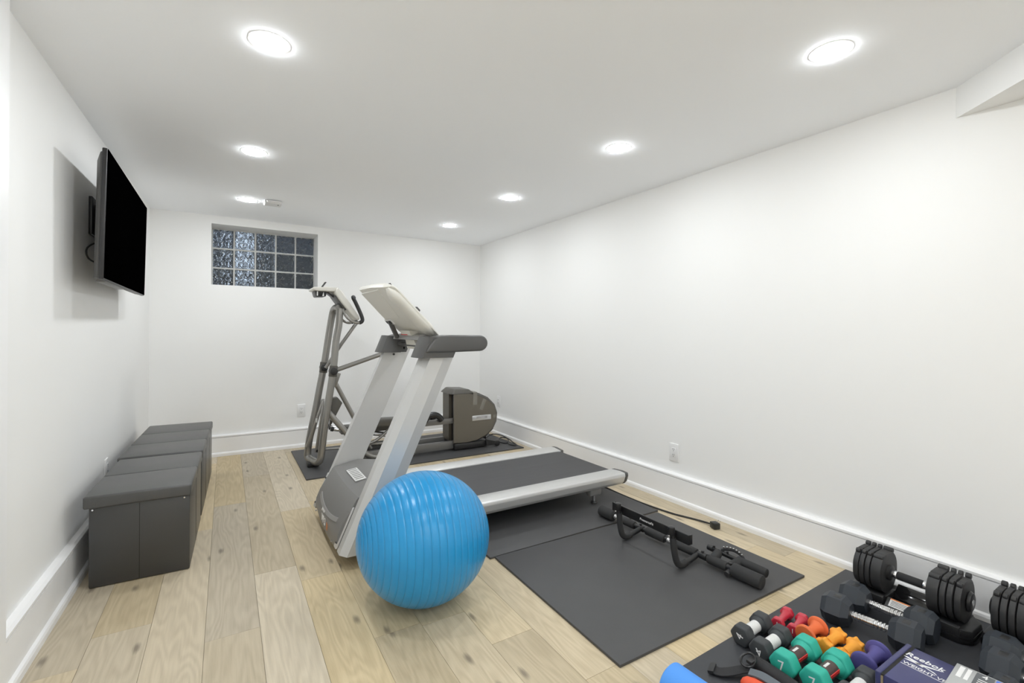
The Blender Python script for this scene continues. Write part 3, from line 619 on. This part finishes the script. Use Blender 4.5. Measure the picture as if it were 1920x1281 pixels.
    B().hull([(x, y, z) for x, z in ((0.648, 1.630), (0.664, 1.640), (0.86, 1.648), (0.84, 1.606), (0.69, 1.606), (0.655, 1.614)) for y in (4.44, 4.70)], bev=0.010, seg=3).make('console_wing', CREAM, t, ang=40)
    B().hull([(0.672, 4.47, 1.607), (0.775, 4.47, 1.607), (0.768, 4.48, 1.560), (0.686, 4.48, 1.556), (0.672, 4.66, 1.607), (0.775, 4.66, 1.607), (0.768, 4.65, 1.560), (0.686, 4.65, 1.556)], bev=0.008).make('sensor_box', BLACKP, t)
    B().box((0.689, 4.465, 1.565), (0.698, 4.4795, 1.604)).make('sensor_stripe', WHITE, t)
    B().hull([(0.735, 4.466, 1.563), (0.750, 4.466, 1.563), (0.746, 4.466, 1.602), (0.735, 4.479, 1.563), (0.750, 4.479, 1.563), (0.746, 4.479, 1.602)]).make('sensor_stripe', WHITE, t)
    B().hull([(0.775, 4.52, 1.600), (0.79, 4.52, 1.610), (0.84, 4.52, 1.555), (0.855, 4.52, 1.565), (0.775, 4.60, 1.600), (0.79, 4.60, 1.610), (0.84, 4.60, 1.555), (0.855, 4.60, 1.565)]).make('support_arm', BLACKP, t)
    B().hull([(x, y, z) for x, z in ((0.838, 1.567), (0.850, 1.575), (0.945, 1.445), (0.93, 1.440)) for y in (4.46, 4.68)], bev=0.003).make('rear_plate', DKGREY, t)
    h = catmull([(0.905, 4.45, 1.45), (0.925, 4.43, 1.40), (0.955, 4.42, 1.36), (1.0, 4.41, 1.333), (1.045, 4.40, 1.326), (1.072, 4.40, 1.346), (1.066, 4.40, 1.385), (1.038, 4.40, 1.452), (1.006, 4.40, 1.52), (0.988, 4.40, 1.552)], 5)
    B().tube(h[:22], 0.013, 12).make('handlebar', STEEL, t)
    B().tube(h[20:], 0.0175, 12).make('grip', BLACKP, t)
    B().cyl((0.985, 4.40, 1.553), (0.995, 4.385, 1.558), 0.022, bev=0.004).make('grip_button', BLACKP, t)
    h = catmull([(0.905, 4.69, 1.45), (0.945, 4.72, 1.37), (1.02, 4.74, 1.330), (1.085, 4.74, 1.352), (1.071, 4.74, 1.395), (1.030, 4.74, 1.452), (0.984, 4.74, 1.534)], 5)
    B().tube(h[:14], 0.013, 12).make('handlebar', STEEL, t); B().tube(h[12:], 0.0165, 12).make('grip', BLACKP, t)
    return t
make_elliptical()
rc = thing('remote_control', (0.757, 4.57, 1.648), 'small dark remote control standing on the elliptical console', 'remote control')
B().hull([(x, y, z) for x, z in ((0.740, 1.649), (0.752, 1.649), (0.785, 1.698), (0.773, 1.701)) for y in (4.545, 4.595)], bev=0.003).make('body', BLACKP, rc)
for j in range(3): B().hull([(x, y, z) for x, z in ((0.7555+0.008*j, 1.6665+0.012*j), (0.759+0.008*j, 1.672+0.012*j), (0.757+0.008*j, 1.6665+0.012*j)) for y in (4.544, 4.5455)]).make('button', SILVP, rc)

tag(B().tube(catmull([(2.53, 4.70, 0.05), (2.60, 4.80, 0.019), (2.72, 4.90, 0.018), (2.795, 4.86, 0.018), (2.80, 4.74, 0.018), (2.77, 4.60, 0.018), (2.70, 4.47, 0.018), (2.635, 4.44, 0.018), (2.625, 4.55, 0.018), (2.70, 4.66, 0.026), (2.76, 4.64, 0.026), (2.755, 4.52, 0.024), (2.73, 4.42, 0.020), (2.715, 4.33, 0.018), (2.68, 4.30, 0.018), (2.655, 4.37, 0.018), (2.69, 4.46, 0.026)], 6), 0.006, 8).make('power_cord', BLACKP, None, origin=(2.7, 4.5, 0.02)),
    'thin black power cord coiled behind the elliptical trainer', 'cord')
cord = thing('power_cord', (2.6, 2.3, 0), 'black treadmill power cord with plug across the oak floor', 'cord')
B().tube(catmull([(2.44, 3.0, 0.10), (2.50, 2.90, 0.04), (2.585, 2.78, 0.014), (2.592, 2.66, 0.008), (2.592, 2.50, 0.0065), (2.598, 2.36, 0.0065), (2.625, 2.16, 0.0065), (2.675, 2.01, 0.0065), (2.682, 1.93, 0.012), (2.676, 1.885, 0.018)], 6), 0.0062, 8).make('cable', BLACKP, cord)
Mp = Matrix.Translation((2.672, 1.862, 0.0215)) @ Matrix.Rotation(math.radians(-20), 4, 'Z')
B().box((-0.022, -0.026, -0.019), (0.022, 0.024, 0.019), bev=0.005, M=Mp).make('plug_body', BLACKP, cord)
for dx in (-0.008, 0.008): B().box((0.018, dx-0.0012, -0.004), (0.042, dx+0.0012, 0.004), M=Mp @ Matrix.Rotation(math.radians(-38), 4, 'Y')).make('prong', CHROME, cord)

# ------------------------------------------------------------------ pull-up bar
def make_pullup():
    t = thing('pull_up_bar', (2.17, 1.8, 0.012), 'black doorway pull-up bar with foam grips lying on a rubber mat', 'pull-up bar')
    A, E = V((2.168, 2.372, 0.047)), V((2.212, 1.283, 0.047))
    def q(y): return A + (E-A)*((A.y-y)/(A.y-E.y))
    def seg(y0, y1, r, nm, m, bev=0.006): return B().cyl(q(y0), q(y1), r, bev=bev, seg=24).make(nm, m, t)
    B().cyl(q(2.36), q(1.30), 0.0145, seg=20).make('main_bar', BLACKM, t)
    seg(2.372, 2.255, 0.034, 'foam_end', FOAM); seg(1.432, 1.283, 0.034, 'foam_end', FOAM)
    for a, b in ((2.20, 2.075), (1.985, 1.850), (1.772, 1.640), (1.572, 1.462)): seg(a, b, 0.0235, 'foam_grip', FOAM)
    for y in (2.03, 1.605, 1.446): seg(y+0.028, y-0.026, 0.0185, 'joint_sleeve', BLACKM, 0.003)
    for y in (1.81, 2.235): seg(y+0.02, y-0.02, 0.0165, 'chrome_sleeve', CHROME, 0.002)
    for y in (2.03, 1.605, 1.446): B().cyl(q(y) + V((0, 0, 0.016)), q(y) + V((0, 0, 0.028)), 0.008, seg=10).make('bolt', BLACKP, t)
    for y, top in ((2.018, 2.040), (1.622, 1.648)):
        P0 = q(y+0.01); pts = fillet([P0, (2.095, y, 0.034), (2.018, y, 0.030), (2.003, y+0.008, 0.10), (2.000, top, 0.228)], 0.038, 6)
        B().tube(pts, 0.0145, 14).make('hook_tube', BLACKM, t)
        B().tube(pts[5:-2] + [V((2.001, top-0.008, 0.175))], 0.0172, 14).make('textured_sleeve', FOAM, t)
        B().cyl((2.000, top, 0.190), (2.000, top+0.0005, 0.232), 0.0185, seg=18, bev=0.003).make('tube_cap', BLACKM, t)
        B().cyl((1.985, top+0.004, 0.186), (1.978, top+0.006, 0.186), 0.006, seg=10).make('bolt', CHROME, t)
    pb = B(); pb.box((2.016, 1.560, 0.165), (2.027, 2.100, 0.215), bev=0.002); pb.box((2.016, 1.553, 0.165), (2.046, 1.563, 0.215), bev=0.002); pb.box((2.016, 2.097, 0.165), (2.040, 2.106, 0.215), bev=0.002)
    pl_ = pb.make('door_plate', BLACKM, t)
    text('plate_lettering', 'ProsourceFit', 0.019, WHITE, pl_, (2.0154, 1.835, 0.190), (0, -1, 0), (0, 0, 1), shear=0.2)
    # parallel outer bar with its arms
    G, H = V((2.292, 1.635, 0.062)), V((2.302, 1.312, 0.054))
    B().cyl(G, H, 0.0125, seg=18).make('side_bar', BLACKM, t)
    B().cyl(G + (H-G)*0.52, H, 0.0225, seg=22, bev=0.006).make('foam_grip', FOAM, t)
    B().cyl(G + (G-H)*0.01, G + (H-G)*0.09, 0.0165, seg=16, bev=0.003).make('bar_cap', BLACKP, t)
    for a, b in ((q(1.545), V((2.290, 1.572, 0.058))), (q(1.452), V((2.296, 1.455, 0.056)))):
        B().cyl(a, b, 0.026, 0.022, seg=18, bev=0.005).make('foam_arm', FOAM, t)
    B().tube(catmull([(2.296, 1.560, 0.072), (2.308, 1.54, 0.083), (2.318, 1.50, 0.089), (2.316, 1.46, 0.083), (2.304, 1.435, 0.072)], 5), 0.008, 8).make('braided_strap', WEB, t)
    for k in range(7):
        u = k/6; a = PI*(0.12+0.76*u)
        B().cyl((2.304+0.012*math.sin(a), 1.552-0.104*u, 0.080+0.013*math.sin(a)), (2.300+0.012*math.sin(a), 1.552-0.104*u, 0.088+0.014*math.sin(a)), 0.004, seg=8).make('stud', CHROME, t)
    B().cyl(q(1.44) + V((-0.012, 0, -0.010)), q(1.44) + V((-0.045, 0.0, -0.016)), 0.015, seg=14, bev=0.003).make('knob', BLACKP, t)
    for y in (1.52, 1.60): B().cyl((2.291, y, 0.074), (2.291, y, 0.083), 0.006, seg=8).make('bolt', BLACKP, t)
make_pullup()

# ------------------------------------------------------------------ dumbbells
ZM = 0.0125
def hexpts(R, rot=0, n=6): return [(R*math.cos(2*PI*k/n+rot), R*math.sin(2*PI*k/n+rot)) for k in range(n)]
def hex_head(af, x0, x1, bev):
    R = af/2/math.cos(PI/6); b = B(); b.prism([(y, z+af/2) for y, z in hexpts(R)], 'x', x0, x1, bev=bev, seg=3); return b
def neo(name, label, af, L, hl, rh, m, num, rot, labelmat, group, wrap=True):
    t = thing(name, (0, 0, 0), label, 'dumbbell', group); c = af/2
    for s in (-1, 1): hex_head(af, *sorted((s*(L/2-hl), s*L/2)), af*0.10).make('head', m, t)
    h = B(); h.lathe([(0, rh*1.45), (0.012, rh*1.1), (0.02, rh), (L-2*hl-0.02, rh), (L-2*hl-0.012, rh*1.1), (L-2*hl, rh*1.45)], (-(L/2-hl), 0, c), (1, 0, 0), 24); h.make('handle', m, t)
    if wrap: B().cyl((-(L/2-hl)*0.66, 0, c), ((L/2-hl)*0.66, 0, c), rh*1.03, seg=24).make('paper_wrap', labelmat, t)
    if num:
        a = math.radians(rot)
        text('number', num, af*0.55, WHITE, t, (-L/2-0.0002, 0, c), (0, -math.cos(a), math.sin(a)), (0, math.sin(a), math.cos(a)))
    return t
g = neo('hex_dumbbell', 'dark grey number 4 dumbbell nearest the mat corner, white paper wrap', 0.075, 0.185, 0.046, 0.0215, GNEO, '4', 75, PAPER, 'grey number 4 dumbbells')
place(g, 1.830, 1.103, ZM, 3)
g2 = neo('hex_dumbbell', 'dark grey number 4 dumbbell between its twin and the teal one', 0.075, 0.185, 0.046, 0.0215, GNEO, '4', -150, PAPER, 'grey number 4 dumbbells')
place(g2, 1.810, 1.013, ZM, 2)
TW = mat('teal_dumbbell_wrap', (0.075, 0.045, 0.042), 0.35, var=0.6, vscale=40)
te = neo('hex_dumbbell', 'teal number 7 dumbbell beside the dark grey dumbbells', 0.086, 0.205, 0.052, 0.0250, TEAL, '7', 10, TW, 'teal number 7 dumbbells')
place(te, 1.807, 0.920, ZM, 1)
B().box((-0.032, -0.0262, 0.044), (0.032, -0.0235, 0.054)).make('wrap_stripe', RED, te); B().box((-0.022, -0.004, 0.0678), (0.012, 0.004, 0.0692)).make('wrap_stripe', PAPER, te)
te2 = copy_thing(te, 'teal number 7 dumbbell at the bottom edge beside the purple dumbbell'); place(te2, 1.818, 0.820, ZM, 0.5)
g3 = neo('hex_dumbbell', 'dark grey dumbbell half out of frame below the purple one', 0.075, 0.185, 0.046, 0.0215, GNEO, None, 0, PAPER, None)
place(g3, 1.830, 0.732, ZM, 0)

def bone(label):
    t = thing('small_dumbbell', (0, 0, 0), label, 'dumbbell', 'small red vinyl dumbbells'); c = 0.0245
    for s in (-1, 1):
        x0, x1 = sorted((s*0.040, s*0.066)); b = hex_head(0.049, x0, x1, 0.007); b.make('head', REDV, t)
    B().lathe([(0, 0.021), (0.010, 0.0165), (0.03, 0.0145), (0.052, 0.0145), (0.072, 0.0165), (0.082, 0.021)], (-0.041, 0, c), (1, 0, 0), 20).make('handle', REDV, t)
    text('number', '1', 0.026, WHITE, t, (-0.0662, 0, c), (0, -1, 0), (0, 0, 1))
    return t
r1 = bone('small glossy red dumbbell behind the two dark grey dumbbells'); place(r1, 2.028, 1.088, ZM, 10)
r2 = copy_thing(r1, 'small glossy red dumbbell next to the orange flanged dumbbell'); place(r2, 2.037, 1.030, ZM, 10)

def flanged(label, R, L, m, group=None):
    t = thing('flanged_dumbbell', (0, 0, 0), label, 'dumbbell', group)
    for s in (-1, 1):
        B().lathe([(0, R*0.55), (0.004, R*0.86), (0.008, R*0.97), (0.013, R), (0.017, R*0.96), (0.020, R*0.86), (0.021, R*0.5)], (s*(L/2-0.021), 0, R), (s, 0, 0), 36).make('head', m, t)
    hl = L - 0.034
    B().lathe([(0, R*0.74), (0.008, R*0.58), (0.02, R*0.46), (hl/2, R*0.43), (hl-0.02, R*0.46), (hl-0.008, R*0.58), (hl, R*0.74)], (-hl/2, 0, R), (1, 0, 0), 28).make('handle', m, t)
    return t
place(flanged('orange flanged dumbbell between a red and a teal dumbbell', 0.039, 0.118, ORNG), 2.020, 0.968, ZM, 1)
place(flanged('purple flanged dumbbell against the navy box', 0.044, 0.135, PURP), 2.027, 0.766, ZM, 0)

def starbell(label):
    t = thing('star_dumbbell', (0, 0, 0), label, 'dumbbell', 'yellow-orange star dumbbells'); R = 0.034; c = R*0.93
    pts = []
    for k in range(12):
        a = PI/6*k + PI/2*0 ; rr = R if k % 2 == 0 else R*0.70; pts.append((rr*math.cos(a+PI/6), c + rr*math.sin(a+PI/6)))
    for s in (-1, 1):
        x0, x1 = sorted((s*0.043, s*0.072)); B().prism(pts, 'x', x0, x1, bev=0.006, seg=3).make('head', YELO, t, ang=50)
    B().lathe([(0, 0.027), (0.010, 0.020), (0.022, 0.0175), (0.064, 0.0175), (0.076, 0.020), (0.086, 0.027)], (-0.043, 0, c), (1, 0, 0), 24).make('handle', YELO, t)
    return t
s1 = starbell('yellow-orange star-headed dumbbell beside the orange flanged one'); place(s1, 2.035, 0.903, ZM, 1)
s2 = copy_thing(s1, 'yellow-orange star-headed dumbbell beside the purple flanged one'); place(s2, 2.025, 0.840, ZM, 1)

def rubber_hex(label):
    t = thing('hex_dumbbell', (0, 0, 0), label, 'dumbbell', 'black rubber hex dumbbells'); af = 0.113; c = af/2; R = c/math.cos(PI/6); L = 0.330; hl = 0.100
    def ring(k, x): return [(x, k*y, c + k*z) for y, z in hexpts(R)]
    for s in (-1, 1):
        a, b = s*(L/2-hl), s*L/2
        B().loft([ring(0.70, a), ring(1.0, a+s*0.026), ring(1.0, b-s*0.020), ring(0.78, b)]).make('head', RUBB, t, ang=20)
        B().box((min(a, b)+0.040, -0.018, af-0.0006), (max(a, b)-0.036, 0.018, af+0.0004), bev=0.0003).make('stamped_panel', BLACKP, t)
    hx = L/2-hl+0.004
    B().lathe([(0, 0.016), (0.012, 0.016), (0.014, 0.013), (0.035, 0.0135), (hx, 0.0175), (2*hx-0.035, 0.0135), (2*hx-0.014, 0.013), (2*hx-0.012, 0.016), (2*hx, 0.016)], (-hx, 0, c), (1, 0, 0), 22).make('handle', CHROME, t)
    for k in range(-4, 5):
        x = 0.012*k; B().lathe([(0, 0.0150), (0.002, 0.0172), (0.007, 0.0172), (0.009, 0.0150)], (x-0.0045, 0, c), (1, 0, 0), 16).make('knurl', CHROME, t)
    return t
h1 = rubber_hex('black rubber hex dumbbell with chrome handle nearest the orange dumbbells'); place(h1, 2.258, 0.860, ZM, -82)
h2 = copy_thing(h1, 'black rubber hex dumbbell with chrome handle against the first adjustable dumbbell'); place(h2, 2.415, 0.860, ZM, -88)
h3 = copy_thing(h1, 'black rubber hex dumbbell nearest the clear pack of bands'); place(h3, 2.342, 0.380, ZM, -90)
h4 = copy_thing(h1, 'black rubber hex dumbbell against the adjustable dumbbell cut by the frame'); place(h4, 2.474, 0.404, ZM, -90)
h5 = copy_thing(h1, 'black rubber hex dumbbell barely showing beside the pack of bands'); place(h5, 2.230, 0.375, ZM, -90); h5.scale = (0.78, 0.78, 0.78)

def adjustable(label):
    t = thing('adjustable_dumbbell', (0, 0, 0), label, 'dumbbell', 'adjustable dumbbells on their stands'); zc = 0.148; R = 0.093
    # x along the handle; plates
    def outline(R, flat=0.80): return [(max(-R*0.97, min(R*0.97, R*math.cos(a))), zc + max(-R*0.97, min(R*0.92, R*math.sin(a)))) for a in [2*PI*k/36 for k in range(36)]]
    for s in (-1, 1):
        x = 0.078
        for i, th in enumerate((0.040, 0.019, 0.019, 0.022)):
            k = 1.0 if i < 3 else 0.96
            B().prism(outline(R*k), 'x', *sorted((s*x, s*(x+th))), bev=0.004, seg=2).make('weight_plate', PLATE, t)
            for yy, zz, rt in ((0.050, 0.905, 0.0125), (-0.052, 0.80, 0.0110)):
                B().cyl((s*(x+0.002), yy, zc+R*zz), (s*(x+th-0.002), yy, zc+R*zz), rt, seg=12, bev=0.003).make('plate_tab', PLATE, t)
            x += th + 0.0035
        B().cyl((s*x, 0, zc), (s*(x+0.012), 0, zc), 0.042, 0.036, seg=28, bev=0.003).make('dial', BLACKP, t)
        B().cyl((s*(x+0.012), 0, zc), (s*(x+0.014), 0, zc), 0.012, seg=16).make('dial_badge', SILVP, t)
        B().lathe([(0, 0.034), (0.010, 0.034), (0.014, 0.026), (0.016, 0.02)], (s*0.078, 0, zc), (-s, 0, 0), 24).make('inner_hub', BLACKP, t)
        B().cyl((s*0.046, 0, zc), (s*0.066, 0, zc), 0.0165, seg=20, bev=0.002).make('collar', CHROME, t)
    B().cyl((-0.07, 0, zc), (0.07, 0, zc), 0.012, seg=18).make('shaft', CHROME, t)
    B().cyl((-0.046, 0, zc), (0.046, 0, zc), 0.0175, seg=20, bev=0.003).make('grip', FOAM, t)
    # stand: tray with end cradles
    b = B(); b.hull([(x, y, z) for x, y in ((-0.222, -0.058), (-0.185, -0.090), (0.185, -0.090), (0.222, -0.058), (0.222, 0.058), (0.185, 0.090), (-0.185, 0.090), (-0.222, 0.058)) for z in (0.001, 0.030)], bev=0.006)
    b.make('stand', GLOSSB, t)
    for s in (-1, 1):
        b = B(); b.prism([(-0.088, 0.028), (-0.088, 0.062), (-0.07, 0.066), (-0.052, 0.055), (0.052, 0.055), (0.07, 0.066), (0.088, 0.062), (0.088, 0.028)], 'x', *sorted((s*0.07, s*0.185)), bev=0.003)
        b.hull([(s*x, y, z) for x, y, z in ((0.180, -0.088, 0.028), (0.180, 0.088, 0.028), (0.220, -0.058, 0.028), (0.220, 0.058, 0.028), (0.182, -0.086, 0.060), (0.182, 0.086, 0.060), (0.216, -0.054, 0.052), (0.216, 0.054, 0.052))], bev=0.003)
        b.make('cradle', BLACKP, t)
    B().hull([(x, y, z) for x in (-0.068, 0.068) for y, z in ((0.02, 0.028), (0.088, 0.028), (0.084, 0.070), (0.07, 0.082), (0.04, 0.06))], bev=0.004).make('bridge', GLOSSB, t)
    lb = B().hull([(x, y, z) for x in (-0.062, 0.062) for y, z in ((-0.055, 0.0600), (-0.091, 0.0350), (-0.089, 0.031), (-0.045, 0.031))]).make('label_ledge', BLACKP, t)
    def lp(x, k, d=0.0): a, c_ = V((x, -0.0560, 0.0593)), V((x, -0.0900, 0.0357)); p = a + (c_-a)*k; return p + V((0, -0.570, 0.821))*d
    B().hull([lp(x, k, d) for x in (-0.050, 0.050) for k in (0.04, 0.96) for d in (0.0, 0.0012)]).make('warning_label', PAPER, t)
    B().hull([lp(x, k, d) for x in (-0.050, 0.050) for k in (0.04, 0.16) for d in (0.0012, 0.0018)]).make('label_stripe', ORGP, t)
    for j in range(4): B().hull([lp(x, k, d) for x in (-0.044, 0.044) for k in (0.28+0.16*j, 0.34+0.16*j) for d in (0.0012, 0.0016)]).make('label_line', DKGREY, t)
    return t
a1 = adjustable('black adjustable dumbbell on a glossy stand by the baseboard, whole in view'); place(a1, 2.592, 0.837, ZM, -90)
a2 = copy_thing(a1, 'black adjustable dumbbell on its stand cut off by the frame edge'); place(a2, 2.634, 0.385, ZM, -90)

# ------------------------------------------------------------------ box, pack of bands, roller, harness
bx = thing('cardboard_box', (1.97, 0.45, ZM), 'navy cardboard box with white lettering beside the purple dumbbell', 'box')
zt = 0.128
B().box((1.852, 0.18, ZM), (2.105, 0.668, zt), bev=0.0015).make('carton', NAVY, bx)
B().box((1.850, 0.668, ZM), (2.107, 0.674, zt-0.006)).make('end_board', CARD, bx)
B().box((1.849, 0.674, ZM+0.002), (2.108, 0.690, zt+0.004), bev=0.004, seg=3).make('lid_flap', NAVY, bx)
B().box((1.8505, 0.6645, zt-0.001), (2.106, 0.6740, zt+0.0004)).make('lid_gap', SEAM, bx)
text('lettering', 'Reebok', 0.0335, WHITE, bx, (2.046, 0.620, zt+0.0004), (0, -1, 0), (1, 0, 0), shear=0.15, bold=0.0003)
text('lettering', 'WEIGHT VEST', 0.0205, WHITE, bx, (1.985, 0.592, zt+0.0004), (0, -1, 0), (1, 0, 0), bold=0.0002, sx=1.05)
B().box((1.9715, 0.520, zt), (1.9735, 0.662, zt+0.0008)).make('underline', WHITE, bx)
lg = B()
def eb(pts): lg.prism([(2.0165+(x-1.975)*0.62, 0.620+(y-0.530)*0.62) for x, y in pts], 'z', zt, zt+0.0009)
eb([(1.985, 0.610), (1.992, 0.600), (1.985, 0.555), (1.968, 0.515), (1.955, 0.520), (1.972, 0.560)])
eb([(1.960, 0.600), (1.970, 0.585), (1.975, 0.545), (1.990, 0.500), (2.006, 0.452), (2.002, 0.450), (1.980, 0.495), (1.962, 0.550)])
eb([(1.968, 0.520), (1.972, 0.516), (1.958, 0.470), (1.945, 0.455)])
lg.make('emblem', WHITE, bx, smooth=False)

pk = thing('resistance_band_pack', (2.02, 0.43, zt), 'clear grey plastic pack with coloured labels lying on the navy box', 'package')
Mk = Matrix.Translation((2.085, 0.548, zt+0.0015)) @ Matrix.Rotation(math.radians(-86), 4, 'Z')
B().box((0.0, -0.24, 0.0), (0.27, 0.0, 0.026), bev=0.003, M=Mk).make('case', PVC, pk)
def blk(nm, m, x0, x1, y0, y1): B().box((x0, y0, 0.0255), (x1, y1, 0.0267), M=Mk).make(nm, m, pk)
blk('label_panel', DKP, 0.050, 0.092, -0.090, -0.008); blk('label_panel', BLUEP, 0.095, 0.142, -0.090, -0.008); blk('label_panel', YELP, 0.145, 0.192, -0.100, -0.008); blk('label_panel', LBLUEP, 0.195, 0.262, -0.100, -0.008)
blk('label_panel', YELP, 0.055, 0.110, -0.150, -0.108); blk('label_panel', PINKP, 0.115, 0.170, -0.150, -0.108)
blk('label_panel', WPLAST, 0.012, 0.024, -0.085, -0.012); blk('label_panel', WPLAST, 0.030, 0.040, -0.085, -0.012)
def PT(x, y, z): return Mk @ V((x, y, z))
rr, uu = (Mk.to_3x3() @ V((1, 0, 0))), (Mk.to_3x3() @ V((0, 1, 0)))
for x in (0.071, 0.118, 0.228): text('figure', '4' if x < 0.2 else '3', 0.030, WHITE, pk, PT(x, -0.024, 0.0268), rr, uu)
for x in (0.071, 0.118):
    for j in range(3): B().box((x-0.012, -0.050-0.012*j, 0.0266), (x+0.010, -0.046-0.012*j, 0.0271), M=Mk).make('label_line', WPLAST, pk)

ro = thing('foam_roller', (1.287, 0.80, 0), 'bright blue foam roller at the bottom edge beside the mat', 'foam roller')
B().lathe([(0, 0.030), (0.002, 0.055), (0.010, 0.066), (0.58, 0.066), (0.588, 0.055), (0.59, 0.03)], (1.287, 1.068, 0.0665), (0.05, -1, 0), 40).make('foam_body', ROLLB, ro)
B().lathe([(0, 0.022), (0.004, 0.026), (0.588, 0.026), (0.592, 0.022)], (1.287, 1.069, 0.0665), (0.05, -1, 0), 24).make('core', BLACKP, ro)

hs = thing('training_harness', (1.60, 0.97, ZM), 'black strap harness with orange-red pouch in front of the grey dumbbells', 'harness')
def strip(pts, wd, th, nm, m, side):
    P = catmull(pts, 5); s = V(side).normalized(); rings = []
    for i, p in enumerate(P):
        d = (P[min(i+1, len(P)-1)] - P[max(i-1, 0)]).normalized(); sd = (s - d*s.dot(d)).normalized(); n = d.cross(sd)
        rings.append([p + sd*wd/2 + n*th/2, p - sd*wd/2 + n*th/2, p - sd*wd/2 - n*th/2, p + sd*wd/2 - n*th/2])
    return B().loft(rings).make(nm, m, hs, ang=25)
strip([(1.525, 1.072, 0.020), (1.530, 1.045, 0.022), (1.560, 1.022, 0.026), (1.595, 1.000, 0.034), (1.615, 0.975, 0.045)], 0.044, 0.004, 'webbing_strap', WEB, (1, 0.6, 0))
strip([(1.518, 1.078, 0.021), (1.526, 1.060, 0.026)], 0.050, 0.010, 'strap_end', BLACKP, (1, 0.5, 0))
B().tube([(1.668, 0.995, 0.038), (1.665, 0.955, 0.040), (1.662, 0.90, 0.040), (1.658, 0.83, 0.038), (1.655, 0.77, 0.038)], 0.027, 16, flat=0.85).make('padded_sleeve', WEB, hs)
B().lathe([(0, 0.004), (0.005, 0.015), (0.016, 0.024), (0.04, 0.029), (0.09, 0.028), (0.13, 0.020), (0.14, 0.006)], (1.530, 0.962, 0.042), (0.22, -1, -0.02), 20).make('pouch', REDORG, hs)
strip([(1.585, 0.965, 0.052), (1.597, 0.93, 0.056), (1.602, 0.89, 0.054), (1.605, 0.84, 0.050)], 0.040, 0.005, 'webbing_strap', GWEB, (1, 0.1, 0))
strip([(1.615, 0.965, 0.034), (1.618, 0.92, 0.036), (1.618, 0.87, 0.036), (1.615, 0.82, 0.036)], 0.034, 0.005, 'red_strap', REDORG, (1, 0, 0.4))
rg = [V((1.622 + 0.025*math.cos(a), 0.992 + 0.024*math.sin(a), 0.064 + 0.012*math.cos(a))) for a in [2*PI*k/18 for k in range(18)]]
B().tube(rg, 0.0045, 8, closed=True).make('ring', BLACKM, hs)
B().box((1.608, 0.970, 0.060), (1.638, 0.992, 0.072), bev=0.003).make('buckle', BLACKP, hs)
